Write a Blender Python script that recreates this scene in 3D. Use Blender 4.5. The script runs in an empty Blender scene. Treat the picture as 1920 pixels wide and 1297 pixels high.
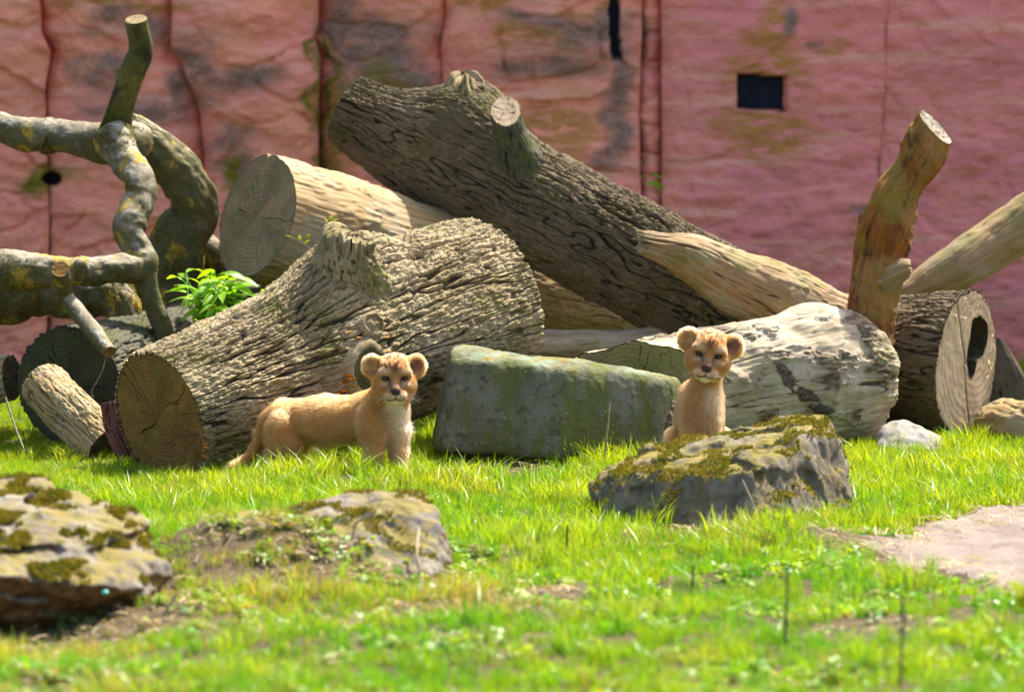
import bpy, math, random
import numpy as np
from mathutils import Vector, Matrix

rng = np.random.default_rng(7)
random.seed(7)
scene = bpy.context.scene
R = math.radians

# ------------------------------------------------------------------ camera, sky, sun, exposure
CAM_H, TILT, FPX = 2.0, R(4.34), 9600.0
cam = bpy.data.cameras.new("camera")
cam_ob = bpy.data.objects.new("camera", cam)
scene.collection.objects.link(cam_ob)
cam_ob.location = (0, 0, CAM_H)
cam_ob.rotation_euler = (R(90) - TILT, 0, 0)
cam.lens, cam.sensor_width = 180.0, 36.0
cam.clip_start, cam.clip_end = 0.5, 500
cam.dof.use_dof = True
cam.dof.focus_distance = 19.85
cam.dof.aperture_fstop = 2.8
scene.camera = cam_ob

SUN_DIR = Vector((0.42, 0.48, 1.0)).normalized()        # towards the sun: high, behind the logs, to the right
world = bpy.data.worlds.new("World")
scene.world = world
world.use_nodes = True
wn = world.node_tree
bg = wn.nodes["Background"]
sky = wn.nodes.new("ShaderNodeTexSky")
sky.sky_type = 'NISHITA'
sky.sun_disc = False
sky.dust_density = 3.0
sky.air_density = 0.8
sky.ozone_density = 0.6
sky.sun_elevation = math.asin(SUN_DIR.z)
sky.sun_rotation = math.atan2(SUN_DIR.x, SUN_DIR.y)
wn.links.new(sky.outputs[0], bg.inputs[0])
bg.inputs[1].default_value = 0.15
sun = bpy.data.lights.new("sun", 'SUN')
sun.energy = 5.0
sun.angle = R(0.53)
sun.color = (1.0, 0.93, 0.82)
sun_ob = bpy.data.objects.new("sun", sun)
scene.collection.objects.link(sun_ob)
sun_ob.rotation_euler = SUN_DIR.to_track_quat('Z', 'Y').to_euler()
sun_ob.location = (6, 26, 12)
vs = scene.view_settings
vs.view_transform = 'Standard'
vs.look = 'None'
vs.exposure = 1.42
vs.gamma = 1.0
vs.use_curve_mapping = False
scene.cycles.use_denoising = True
scene.cycles.max_bounces = 8
scene.cycles.transparent_max_bounces = 8

# ------------------------------------------------------------------ geometry helpers
FWD = np.array([0, math.cos(TILT), -math.sin(TILT)])
UP = np.array([0, math.sin(TILT), math.cos(TILT)])
RIGHT = np.array([1.0, 0, 0])

def P(px, py, d):
    """World point seen at pixel (px, py) of the 1920-wide frame at depth d."""
    return np.array([0, 0, CAM_H]) + RIGHT * ((px - 960) / FPX * d) + UP * (-(py - 648.5) / FPX * d) + FWD * d

def to_px(V):
    q = V - np.array([0, 0, CAM_H])
    d = q @ FWD
    return 960 + (q @ RIGHT) / d * FPX, 648.5 - (q @ UP) / d * FPX, d

_perm = np.random.default_rng(3).permutation(256).astype(np.int32)
_perm = np.concatenate([_perm, _perm, _perm])
_g = np.random.default_rng(4).normal(size=(256, 3)).astype(np.float32)
_g /= np.linalg.norm(_g, axis=1)[:, None]

def perlin(p, scale=1.0, seed=0):
    p = np.asarray(p, np.float32) * np.asarray(scale, np.float32) + np.float32(seed * 17.31)
    sh = p.shape[:-1]
    p = p.reshape(-1, 3)
    i = np.floor(p).astype(np.int32)
    f = p - i
    i &= 255
    u = f * f * f * (f * (f * 6 - 15) + 10)
    out = 0
    for dx in (0, 1):
        wx = u[:, 0] if dx else 1 - u[:, 0]
        for dy in (0, 1):
            wy = u[:, 1] if dy else 1 - u[:, 1]
            for dz in (0, 1):
                wz = u[:, 2] if dz else 1 - u[:, 2]
                h = _perm[_perm[_perm[i[:, 0] + dx] + i[:, 1] + dy] + i[:, 2] + dz]
                g = _g[h]
                out = out + wx * wy * wz * (g[:, 0] * (f[:, 0] - dx) + g[:, 1] * (f[:, 1] - dy) + g[:, 2] * (f[:, 2] - dz))
    return (out * 1.6).reshape(sh)

def fbm(p, scale=1.0, octaves=4, seed=0, gain=0.5):
    a, t, tot = 1.0, 0, 0
    sc = np.asarray(scale, np.float32)
    for o in range(octaves):
        t = t + a * perlin(p, sc, seed + o * 3.7)
        tot += a
        a *= gain
        sc = sc * 2.03
    return t / tot

def smooth(a, b, x):
    t = np.clip((x - a) / (b - a), 0, 1)
    return t * t * (3 - 2 * t)

def worley(s, a, cs, ca, period, seed=0):
    """2D cellular noise on (s, a), periodic in a. Returns F1, F2 in cell units, and cell id noise."""
    na = max(3, int(round(period / ca)))
    ca = period / na
    x = s / cs
    y = np.mod(a, period) / ca
    r = np.random.default_rng(100 + seed)
    TS = 512
    jx = r.random((TS, na)).astype(np.float32)
    jy = r.random((TS, na)).astype(np.float32)
    idn = r.random((TS, na)).astype(np.float32)
    ix = np.floor(x).astype(int)
    iy = np.floor(y).astype(int)
    f1 = np.full(x.shape, 9.0, np.float32)
    f2 = f1.copy()
    cid = np.zeros_like(f1)
    for dx in (-1, 0, 1):
        for dy in (-1, 0, 1):
            cx = (ix + dx) % TS
            cy = (iy + dy) % na
            d = np.hypot(ix + dx + jx[cx, cy] - x, iy + dy + jy[cx, cy] - y).astype(np.float32)
            n = d < f1
            f2 = np.where(n, f1, np.minimum(f2, d))
            cid = np.where(n, idn[cx, cy], cid)
            f1 = np.where(n, d, f1)
    return f1, f2, cid

def mk_mesh(name, V, F, mat=None, attrs=None, smooth_shade=True):
    V = np.ascontiguousarray(np.asarray(V, np.float32).reshape(-1, 3))
    groups = F if isinstance(F, list) else [F]
    groups = [np.asarray(g, np.int32) for g in groups if len(g)]
    me = bpy.data.meshes.new(name)
    me.vertices.add(len(V))
    me.vertices.foreach_set("co", V.ravel())
    li = np.concatenate([g.ravel() for g in groups])
    tot = np.concatenate([np.full(len(g), g.shape[1], np.int32) for g in groups])
    start = np.concatenate([[0], np.cumsum(tot)[:-1]]).astype(np.int32)
    me.loops.add(len(li))
    me.loops.foreach_set("vertex_index", li)
    me.polygons.add(len(tot))
    me.polygons.foreach_set("loop_start", start)
    me.polygons.foreach_set("loop_total", tot)
    me.polygons.foreach_set("use_smooth", np.full(len(tot), smooth_shade, bool))
    for k, v in (attrs or {}).items():
        v = np.asarray(v, np.float32)
        if v.ndim == 1:
            me.attributes.new(k, 'FLOAT', 'POINT').data.foreach_set("value", v)
        elif v.shape[1] == 3:
            me.attributes.new(k, 'FLOAT_VECTOR', 'POINT').data.foreach_set("vector", np.ascontiguousarray(v).ravel())
        else:
            me.attributes.new(k, 'FLOAT_COLOR', 'POINT').data.foreach_set("color", np.ascontiguousarray(v).ravel())
    me.update(calc_edges=True)
    me.validate()
    if mat is not None:
        me.materials.append(mat)
    return me

def tag(o, label=None, cat=None, group=None, kind=None):
    if label: o["label"] = label
    if cat: o["category"] = cat
    if group: o["group"] = group
    if kind: o["kind"] = kind
    return o

def link(o):
    scene.collection.objects.link(o)
    return o

def thing(name, loc, label, cat, group=None):
    o = link(bpy.data.objects.new(name, None))
    o.empty_display_size = 0.1
    o.location = tuple(float(v) for v in loc)
    return tag(o, label, cat, group)

def wloc(o):
    t = np.zeros(3)
    while o is not None:
        t = t + np.array(o.location)
        o = o.parent
    return t

def part(root, name, V, F, mat, attrs=None, smooth_shade=True, kind=None, label=None):
    V = np.asarray(V, float).reshape(-1, 3) - wloc(root)
    o = link(bpy.data.objects.new(name, mk_mesh(name, V, F, mat, attrs, smooth_shade)))
    o.parent = root
    return tag(o, label=label, kind=kind)

def solid(name, V, F, mat, attrs=None, smooth_shade=True, loc=None, **kw):
    V = np.asarray(V, float).reshape(-1, 3)
    if loc is None:
        loc = np.array([(V[:, 0].min() + V[:, 0].max()) / 2, (V[:, 1].min() + V[:, 1].max()) / 2, V[:, 2].min()])
    o = link(bpy.data.objects.new(name, mk_mesh(name, V - loc, F, mat, attrs, smooth_shade)))
    o.location = tuple(float(v) for v in loc)
    return tag(o, **kw)

def catmull(pts, n):
    pts = np.asarray(pts, float)
    ext = np.vstack([2 * pts[0] - pts[1], pts, 2 * pts[-1] - pts[-2]])
    out = []
    segs = len(pts) - 1
    for t in np.linspace(0, segs, n * 4):
        k = min(int(t), segs - 1)
        u = t - k
        p0, p1, p2, p3 = ext[k:k + 4]
        out.append(0.5 * ((2 * p1) + (p2 - p0) * u + (2 * p0 - 5 * p1 + 4 * p2 - p3) * u * u + (3 * p1 - p0 - 3 * p2 + p3) * u ** 3))
    out = np.array(out)
    L = np.concatenate([[0], np.cumsum(np.linalg.norm(np.diff(out[:, :3], axis=0), axis=1))])
    s = np.linspace(0, L[-1], n)
    return np.stack([np.interp(s, L, out[:, j]) for j in range(out.shape[1])], 1), s

def grid_faces(ns, na, wrap=True):
    i = np.arange(ns - 1)[:, None]
    j = np.arange(na if wrap else na - 1)[None, :]
    j2 = (j + 1) % na
    return np.stack([i * na + j, i * na + j2, (i + 1) * na + j2, (i + 1) * na + j], -1).reshape(-1, 4)

class Tube:
    """Loft along (px, py, depth, radius px) keys; disp(s, a, theta, r, lp) -> (outward offset, height 0..1)."""
    def __init__(self, keys, ns, na, disp=None, world_pts=None, shear0=None, shear1=None, flat=None):
        if world_pts is None:
            arr = np.array([np.append(P(k[0], k[1], k[2]), k[3] * k[2] / FPX) for k in keys])
        else:
            arr = np.asarray(world_pts, float)
        cp, s = catmull(arr, ns)
        c, r = cp[:, :3], cp[:, 3]
        T = np.gradient(c, axis=0)
        T /= np.linalg.norm(T, axis=1)[:, None]
        n = np.cross(T[0], [0, 0, 1.0])
        if np.linalg.norm(n) < .05: n = np.cross(T[0], [0, 1.0, 0])
        n /= np.linalg.norm(n)
        N = []
        for t in T:
            n = n - t * (n @ t)
            n /= np.linalg.norm(n)
            N.append(n.copy())
        N = np.array(N)
        B = np.cross(T, N)
        th = np.linspace(0, 2 * math.pi, na, endpoint=False)
        dirs = N[:, None] * np.cos(th)[None, :, None] + B[:, None] * np.sin(th)[None, :, None]
        rr = np.repeat(r[:, None], na, 1)
        S = np.repeat(s[:, None], na, 1)
        TH = np.repeat(th[None], ns, 0)
        rm = float(r.mean())
        self.lp = np.stack([S, np.cos(TH) * rm, np.sin(TH) * rm], -1)
        off, h = (0, np.full(S.shape, .5)) if disp is None else disp(S, TH * rm, TH, rr, self.lp, rm)
        self.V = c[:, None] + dirs * (rr + off)[..., None]
        self.h = h
        self.c, self.T, self.dirs, self.r, self.s, self.rm = c, T, dirs, r, s, rm
        self.ns, self.na = ns, na
        L = s[-1]
        for sh, w in ((shear0, 1 - s / L), (shear1, s / L)):
            if sh is not None:
                w = np.clip(w, 0, 1)[:, None, None]
                rel = self.V - c[:, None]
                self.V = self.V + T[:, None] * (rel @ np.asarray(sh, float))[..., None] * w
    def lump(self, pt, amp, sig):
        d2 = ((self.V - pt) ** 2).sum(-1)
        self.V = self.V + self.dirs * (amp * np.exp(-d2 / (2 * sig * sig)))[..., None]
    def at(self, px, py):
        """Front-most surface vertex near a pixel: (point, outward normal)."""
        x, y, d = to_px(self.V.reshape(-1, 3))
        e = np.hypot(x - px, y - py)
        near = e < max(6, e.min() * 1.5)
        k = np.where(near)[0][np.argmin(d[near])]
        return self.V.reshape(-1, 3)[k].copy(), self.dirs.reshape(-1, 3)[k].copy()
    def cap(self, end=0, rings=34, inset=0.0, dish=0.0, rough=0.004, seed=0, scale=1.0, checks=9):
        i = 0 if end == 0 else self.ns - 1
        ring = self.V[i]
        c = ring.mean(0)
        out = -self.T[i] if end == 0 else self.T[i]
        t = np.linspace(1, 0.02, rings)
        V = c + (ring - c)[None] * (t * scale)[:, None, None]
        V = V - out * (inset + dish * (1 - t ** 2))[:, None, None]
        ax = self.dirs[i]
        rad = np.linalg.norm(ring - c, axis=1)
        loc = np.stack([np.repeat(t[:, None], self.na, 1) * rad[None],
                        (t[:, None] * rad[None]) * np.cos(np.linspace(0, 2 * math.pi, self.na, endpoint=False))[None],
                        (t[:, None] * rad[None]) * np.sin(np.linspace(0, 2 * math.pi, self.na, endpoint=False))[None]], -1)
        V = V + out * (fbm(V, 28, 3, seed) * rough + perlin(loc, (90, 2, 2), seed) * rough * .3)[..., None] * np.minimum(1, (1 - t) * 12)[:, None, None]
        F = grid_faces(rings, self.na)
        if end == 1: F = F
        centre = len(V.reshape(-1, 3))
        Vf = np.vstack([V.reshape(-1, 3), V[-1].mean(0)])
        j = np.arange(self.na)
        base = (rings - 1) * self.na
        T3 = np.stack([base + j, base + (j + 1) % self.na, np.full(self.na, centre)], 1)
        if end == 0:
            F = F[:, ::-1]; T3 = T3[:, ::-1]
        # drying checks: radial grooves cut into the sawn face
        ck = np.zeros((rings, self.na))
        rg = np.random.default_rng(900 + seed)
        av = np.linspace(0, 2 * math.pi, self.na, endpoint=False)
        for _ in range(checks):
            a0 = rg.random() * 6.283; r0, r1 = sorted((rg.uniform(.0, .55), rg.uniform(.5, 1.0)))
            bend = a0 + .25 * perlin(np.stack([t * 2.2, 0 * t + a0, 0 * t], -1), 1.0, seed)
            da = (av[None] - bend[:, None] + math.pi) % (2 * math.pi) - math.pi
            wd = rg.uniform(.0012, .0035) * np.sqrt(np.clip((t - r0) / max(r1 - r0, .05), 0, 1)) * (t > r0) * (t < r1 + .02)
            ck = np.maximum(ck, np.exp(-(np.abs(da) * t[:, None] * rad[None] / np.maximum(wd[:, None], 1e-5)) ** 2) * (wd[:, None] > 0))
        Vf[:-1] -= (out[None] * (ck.ravel() * .012)[:, None])
        rr = np.append(np.repeat(t, self.na), 0)
        lp = np.vstack([loc.reshape(-1, 3), [0, 0, 0]])
        return Vf, [F, T3], {"lp": lp, "rt": rr, "ck": np.append(ck.ravel(), 0)}
    def mesh(self):
        return self.V.reshape(-1, 3), grid_faces(self.ns, self.na)[:, ::-1], {"lp": self.lp.reshape(-1, 3), "hh": np.asarray(self.h).ravel()}
    def add(self, root, name, mat, **kw):
        V, F, A = self.mesh()
        kw.setdefault("smooth_shade", name != "bark")
        return part(root, name, V, F, mat, A, **kw)
    def add_cap(self, root, name, mat, end=0, **kw):
        lab = kw.pop("label", None)
        V, F, A = self.cap(end, **kw)
        return part(root, name, V, F, mat, A, label=lab)

# bark displacement families -------------------------------------------------
def oak_bark(cs=.15, ca=.03, depth=.016, seed=0, warp=.022, fine=.004, flute=.012, broken=1.0):
    """Long winding furrows that split and rejoin, with plates broken across by fine cracks."""
    def f(S, A, TH, r, lp, rm):
        per = 2 * math.pi * rm
        fr_a = 1.0 / ca
        fr_s = .42 / cs
        w = np.stack([fbm(lp, 5, 2, seed) * .08, fbm(lp, (3.5, 5, 5), 3, seed + 1) * warp * 1.3, fbm(lp, (3.5, 5, 5), 3, seed + 2) * warp * 1.3], -1)
        q = lp + w
        g1 = np.abs(perlin(q, (fr_s, fr_a, fr_a), seed + 3))
        g2 = np.abs(perlin(q, (fr_s * 1.9, fr_a * 1.7, fr_a * 1.7), seed + 4))
        w3 = fbm(lp, (14, 20, 20), 2, seed + 6) * .02
        f1, f2, cid = worley(S + w3 * 1.5, A + w[..., 1] + w3, cs * .30, ca * 1.0, per, seed)
        brk = smooth(0, .16, f2 - f1)
        ridge = smooth(.0, .15, g1)
        h = ridge * (.46 + .30 * smooth(0, .12, g2) + .24 * brk * broken) + (cid - .5) * .16 * ridge
        lum = fbm(lp, 3, 3, seed + 7) * flute
        fn = fbm(lp, (45, 120, 120), 2, seed + 11, .7)
        fr = 1 - 2.4 * np.abs(perlin(lp + w * .5, (11, 62, 62), seed + 13))
        fr2 = perlin(lp, (30, 45, 45), seed + 15)
        dv = depth * np.clip(.85 + 1.3 * fbm(lp, (2.5, 4, 4), 2, seed + 17), .35, 1.4)
        off = dv * (h - .62) + fine * 1.3 * fn + fine * .8 * fr + fine * fr2 + lum
        return off, np.clip(h + .12 * fr - .05, 0, 1)
    return f

def smooth_bark(lump=.01, seed=0, sc=9, fine=.0015):
    def f(S, A, TH, r, lp, rm):
        l = fbm(lp, sc, 3, seed)
        fn = fbm(lp, 70, 3, seed + 3)
        return l * lump * 2 + fn * fine, np.clip(.5 + l, 0, 1)
    return f

def stripped(groove=.007, seed=0, lump=.01, freq=26, bark=0.0):
    def f(S, A, TH, r, lp, rm):
        l = fbm(lp, 3.2, 3, seed)
        w = fbm(lp, (2, 5, 5), 2, seed + 1)
        g = perlin(lp + np.stack([0 * S, w * .03, w * .03], -1), (1.1, freq, freq), seed + 2)
        g2 = perlin(lp, (3, freq * 3, freq * 3), seed + 4)
        crack = smooth(.06, .0, np.abs(g)) * smooth(-.1, .25, perlin(lp, (1.5, 6, 6), seed + 6))
        fn = fbm(lp, (14, 90, 90), 3, seed + 8)
        flake = smooth(.05, .1, fbm(lp, (4, 14, 14), 3, seed + 12))
        off = l * lump * 2 - crack * groove + g2 * groove * .22 + fn * .0022 + flake * .004
        h = .75 - crack * .7 + fn * .3
        if bark:
            bm = smooth(.10, .16, fbm(lp + w[..., None] * .1, (3.2, 6.5, 6.5), 4, seed + 21) + .10 * fbm(lp, 40, 2, seed + 22)) * bark
            off = off + bm * (.009 + .012 * fbm(lp, (20, 60, 60), 3, seed + 23))
            h = h * (1 - bm) + bm * np.clip(.22 + .5 * fbm(lp, (15, 70, 70), 3, seed + 24), 0, 1)
        return off, np.clip(h, 0, 1)
    return f
# ------------------------------------------------------------------ materials
class MB:
    def __init__(self, name, bsdf=True):
        self.m = bpy.data.materials.new(name)
        self.m.use_nodes = True
        self.nt = self.m.node_tree
        self.nt.nodes.clear()
        self.out = self.n("ShaderNodeOutputMaterial")
        self.b = None
        if bsdf:
            self.b = self.n("ShaderNodeBsdfPrincipled")
            self.l(self.b.outputs[0], self.out.inputs[0])
            self.b.inputs["Roughness"].default_value = .85
            self.b.inputs["Specular IOR Level"].default_value = .25
    def n(self, t): return self.nt.nodes.new(t)
    def l(self, a, b): self.nt.links.new(a, b)
    def put(self, sock, v):
        if isinstance(v, bpy.types.NodeSocket): self.l(v, sock)
        elif v is not None:
            if hasattr(sock.default_value, "__len__") and isinstance(v, (tuple, list)) and len(v) == 3 and len(sock.default_value) == 4: v = (*v, 1)
            sock.default_value = v
    def attr(self, name, what="Fac", inst=False):
        a = self.n("ShaderNodeAttribute"); a.attribute_name = name
        if inst: a.attribute_type = 'INSTANCER'
        return a.outputs[what]
    def obj(self): return self.n("ShaderNodeTexCoord").outputs["Object"]
    def pos(self): return self.n("ShaderNodeNewGeometry").outputs["Position"]
    def mapping(self, v, scale=(1, 1, 1), loc=(0, 0, 0)):
        m = self.n("ShaderNodeMapping"); self.l(v, m.inputs[0])
        m.inputs["Scale"].default_value = scale; m.inputs["Location"].default_value = loc
        return m.outputs[0]
    def noise(self, v, scale=5, detail=4, rough=.55, dist=0, out="Fac"):
        t = self.n("ShaderNodeTexNoise"); self.l(v, t.inputs["Vector"])
        t.inputs["Scale"].default_value = scale; t.inputs["Detail"].default_value = detail
        t.inputs["Roughness"].default_value = rough; t.inputs["Distortion"].default_value = dist
        return t.outputs[out]
    def voronoi(self, v, scale=5, feature='F1', out="Distance"):
        t = self.n("ShaderNodeTexVoronoi"); t.feature = feature; self.l(v, t.inputs["Vector"])
        t.inputs["Scale"].default_value = scale
        return t.outputs[out]
    def wave(self, v, scale=5, dist=3, detail=2, kind='RINGS', dirn='SPHERICAL'):
        t = self.n("ShaderNodeTexWave"); t.wave_type = kind
        if kind == 'RINGS': t.rings_direction = dirn
        else: t.bands_direction = dirn
        self.l(v, t.inputs["Vector"]); t.inputs["Scale"].default_value = scale
        t.inputs["Distortion"].default_value = dist; t.inputs["Detail"].default_value = detail
        return t.outputs["Fac"]
    def math(self, op, a, b=0.0, c=None, clamp=False):
        t = self.n("ShaderNodeMath"); t.operation = op; t.use_clamp = clamp
        self.put(t.inputs[0], a); self.put(t.inputs[1], b)
        if c is not None: self.put(t.inputs[2], c)
        return t.outputs[0]
    def step(self, v, a, b, lo=0.0, hi=1.0):
        t = self.n("ShaderNodeMapRange"); t.interpolation_type = 'SMOOTHSTEP'
        self.put(t.inputs["Value"], v); t.inputs["From Min"].default_value = a; t.inputs["From Max"].default_value = b
        t.inputs["To Min"].default_value = lo; t.inputs["To Max"].default_value = hi
        return t.outputs["Result"]
    def mix(self, f, a, b, mode='MIX'):
        t = self.n("ShaderNodeMix"); t.data_type = 'RGBA'; t.blend_type = mode; t.clamp_factor = True
        self.put(t.inputs[0], f); self.put(t.inputs[6], a); self.put(t.inputs[7], b)
        return t.outputs[2]
    def upz(self):
        g = self.n("ShaderNodeNewGeometry"); s = self.n("ShaderNodeSeparateXYZ"); self.l(g.outputs["Normal"], s.inputs[0])
        return s.outputs["Z"]
    def xyz(self, v, k):
        s = self.n("ShaderNodeSeparateXYZ"); self.l(v, s.inputs[0]); return s.outputs[k]
    def bump(self, h, dist=.005, strength=1.0, normal=None):
        t = self.n("ShaderNodeBump"); self.put(t.inputs["Height"], h)
        t.inputs["Distance"].default_value = dist; t.inputs["Strength"].default_value = strength
        if normal is not None: self.l(normal, t.inputs["Normal"])
        return t.outputs[0]
    def done(self, col=None, rough=None, normal=None, spec=None):
        self.put(self.b.inputs["Base Color"], col) if col is not None else None
        if rough is not None: self.put(self.b.inputs["Roughness"], rough)
        if spec is not None: self.b.inputs["Specular IOR Level"].default_value = spec
        if normal is not None: self.l(normal, self.b.inputs["Normal"])
        return self.m

def mat_bark(name, plate, plate2, crack, moss=(.10, .12, .02), moss_amt=.35, low=None, bump_d=.003):
    m = MB(name); lp = m.attr("lp", "Vector"); h = m.attr("hh")
    big = m.noise(lp, 4, 4, .6)
    st = m.noise(m.mapping(lp, (25, 90, 90)), 1, 5, .65)
    c = m.mix(m.step(big, .35, .65), plate, plate2)
    c = m.mix(m.step(st, .38, .72, 0, .75), c, tuple(v * .55 for v in plate2))
    fine = m.noise(lp, 160, 3, .6)
    c = m.mix(m.step(fine, .62, .78, 0, .5), c, tuple(min(.8, v * 1.5) for v in plate))
    c = m.mix(m.step(h, .62, .12), c, crack)
    mo = m.math('MULTIPLY', m.step(m.noise(lp, 5.5, 5, .68), .5, .64), m.step(m.noise(lp, 45, 3, .6), .36, .6))
    c = m.mix(m.math('MULTIPLY', mo, moss_amt), c, moss)
    n = m.bump(st, bump_d, .8); n = m.bump(m.noise(lp, 230, 4, .7), bump_d * .5, .7, n)
    return m.done(c, .88, n, .2)

def mat_wood(name, a, b, dark, grain=(1.2, 40, 40), moss=(.14, .16, .02), moss_amt=.0, patch=None, patch_amt=.6, bump_d=.002, rough=.8):
    m = MB(name); lp = m.attr("lp", "Vector"); h = m.attr("hh")
    g = m.noise(m.mapping(lp, grain), 1, 6, .62, .4)
    g2 = m.noise(m.mapping(lp, tuple(v * 4 for v in grain)), 1, 4, .6)
    big = m.noise(lp, 4.5, 5, .6)
    c = m.mix(m.step(g, .34, .66), a, b)
    c = m.mix(m.step(g2, .5, .72, 0, .55), c, dark)
    c = m.mix(m.step(h, .5, .08), c, dark)
    if patch is not None:
        c = m.mix(m.step(big, .48, .6, 0, patch_amt), c, patch)
    spot = m.noise(lp, 38, 4, .7)
    c = m.mix(m.step(spot, .63, .74, 0, .55), c, dark)
    if moss_amt:
        c = m.mix(m.math('MULTIPLY', m.step(m.noise(m.mapping(lp, (1, 1, 1), (7, 3, 1)), 5, 5, .65), .48, .62), moss_amt), c, moss)
    n = m.bump(g, bump_d * 1.6, .8); n = m.bump(g2, bump_d, .6, n)
    return m.done(c, rough, n, .25)

def mat_cut(name, a, b, dark, tint=None, tint_amt=.5, rings=55, crack=.6):
    m = MB(name); lp = m.attr("lp", "Vector"); rt = m.attr("rt")
    rad = m.xyz(lp, 0)
    yz = m.mapping(lp, (0, 1, 1))
    wob = m.noise(yz, 6, 3, .5)
    ph = m.math('MULTIPLY', m.math('ADD', rad, m.math('MULTIPLY', wob, .05)), rings * 6.28)
    ring = m.math('MULTIPLY_ADD', m.math('SINE', ph), .5, .5)
    patchy = m.noise(yz, 9, 5, .65)
    c = m.mix(m.step(patchy, .35, .66), a, b)
    c = m.mix(m.math('MULTIPLY', m.step(ring, .5, 1), .36), c, dark)
    saw = m.noise(m.mapping(lp, (0, 180, 6)), 1, 3, .6)
    c = m.mix(m.step(saw, .5, .75, 0, .4), c, dark)
    # radial checks: angle noise
    sep_y, sep_z = m.xyz(lp, 1), m.xyz(lp, 2)
    ang = m.math('ARCTAN2', sep_z, sep_y)
    cmb = m.n("ShaderNodeCombineXYZ"); m.put(cmb.inputs[0], m.math('SINE', ang)); m.put(cmb.inputs[1], m.math('COSINE', ang)); m.put(cmb.inputs[2], m.math('MULTIPLY', rad, 3.0))
    cr = m.noise(cmb.outputs[0], 3.2, 2, .5)
    line = m.step(m.math('ABSOLUTE', m.math('SUBTRACT', cr, .5)), .012, .0)
    line = m.math('MULTIPLY', line, m.step(m.noise(yz, 5, 2), .45, .6))
    c = m.mix(m.math('MULTIPLY', line, crack), c, tuple(v * .25 for v in dark))
    c = m.mix(m.step(rt, .972, .99), c, tuple(v * .7 for v in dark))
    if tint is not None:
        c = m.mix(m.step(m.noise(m.mapping(lp, (0, 1, 1), (3, 5, 2)), 4.5, 5, .62), .45, .62, 0, tint_amt), c, tint)
    c = m.mix(m.step(m.attr('ck'), .15, .7), c, tuple(v * .18 for v in dark))
    sp = m.noise(yz, 130, 3, .7)
    c = m.mix(m.step(sp, .6, .75, 0, .5), c, dark)
    n = m.bump(m.math('ADD', m.math('MULTIPLY', ring, .25), m.math('ADD', saw, m.math('MULTIPLY', line, -2.0))), .0022, .8)
    n = m.bump(sp, .0015, .7, n)
    return m.done(c, .88, n, .15)

def mat_rock(name, a, b, dark, moss=(.13, .13, .012), moss_amt=.8, moss_lo=.45, stain=None, stain_amt=.7, streak=False, warm=None, sc=1.0, broken=None):
    m = MB(name); p = m.obj(); up = m.upz()
    big = m.noise(p, 5 * sc, 6, .65, .3); med = m.noise(p, 26 * sc, 6, .68); fine = m.noise(p, 140, 4, .7)
    c = m.mix(m.step(big, .36, .64), a, b)
    c = m.mix(m.step(med, .5, .68, 0, .8), c, dark)
    c = m.mix(m.step(fine, .6, .75, 0, .5), c, tuple(min(.75, v * 1.7) for v in a))
    if stain is not None:
        sv = m.mapping(p, (9, 9, 1.2) if streak else (4, 4, 4), (2, 5, 1))
        c = m.mix(m.step(m.noise(sv, 1.3 if streak else 1.6, 5, .62), .42, .6, 0, stain_amt), c, stain)
    if warm is not None:
        c = m.mix(m.step(m.noise(m.mapping(p, (1, 1, 3), (9, 1, 4)), 3.4, 4, .6), .46, .62, 0, .85), c, warm)
    if broken is not None:
        bf = m.math('ADD', up, m.math('MULTIPLY', m.math('SUBTRACT', m.noise(p, 9, 4, .6), .5), .9))
        c = m.mix(m.step(bf, .22, -.05, 0, .92), c, m.mix(m.step(med, .4, .6), broken, tuple(v * .45 for v in broken)))
    lich = m.voronoi(p, 34 * sc)
    c = m.mix(m.math('MULTIPLY', m.step(lich, .30, .16), m.step(m.noise(p, 13, 4, .7), .5, .66, 0, .32)), c, (.42, .44, .38))
    if moss_amt:
        mm = m.math('MULTIPLY', m.step(up, moss_lo, moss_lo + .3), m.step(m.noise(m.mapping(p, (1, 1, 1), (4, 4, 4)), 7, 6, .68), .40, .56))
        mc = m.mix(m.step(m.noise(p, 11, 3), .4, .62), moss, (.21, .16, .03))
        c = m.mix(m.math('MULTIPLY', mm, moss_amt), c, mc)
    n = m.bump(med, .012, .7); n = m.bump(fine, .004, .8, n)
    return m.done(c, .9, n, .2)

M = {}
M['oak'] = mat_bark("oak_bark", (.38, .30, .175), (.215, .165, .082), (.055, .038, .020), (.12, .125, .022), .8)
M['oak_dark'] = mat_bark("old_oak_bark", (.175, .130, .072), (.11, .080, .040), (.030, .021, .011), (.075, .075, .014), .8)
M['bark_brown'] = mat_bark("brown_bark", (.16, .12, .08), (.09, .065, .045), (.02, .014, .01), (.08, .09, .02), .5)
M['bark_mossy'] = mat_bark("mossy_bark", (.11, .105, .07), (.07, .07, .04), (.02, .017, .01), (.075, .085, .014), .9)
M['bark_red'] = mat_bark("red_bark", (.20, .075, .055), (.12, .05, .04), (.03, .015, .01), (.09, .08, .03), .2)
M['stripped'] = mat_wood("stripped_wood", (.40, .285, .14), (.28, .17, .065), (.085, .05, .02), (1.0, 34, 34), (.16, .15, .03), .35, (.30, .25, .17), .6)
M['bleached'] = mat_wood("bleached_wood", (.41, .335, .225), (.24, .18, .108), (.075, .046, .022), (3.0, 24, 24), (.26, .25, .10), .30, (.48, .40, .30), .55)
M['peeled'] = mat_wood("peeled_wood", (.30, .21, .11), (.23, .135, .05), (.08, .043, .017), (1.6, 34, 34), (.15, .145, .03), .55, (.30, .25, .17), .6)
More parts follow.
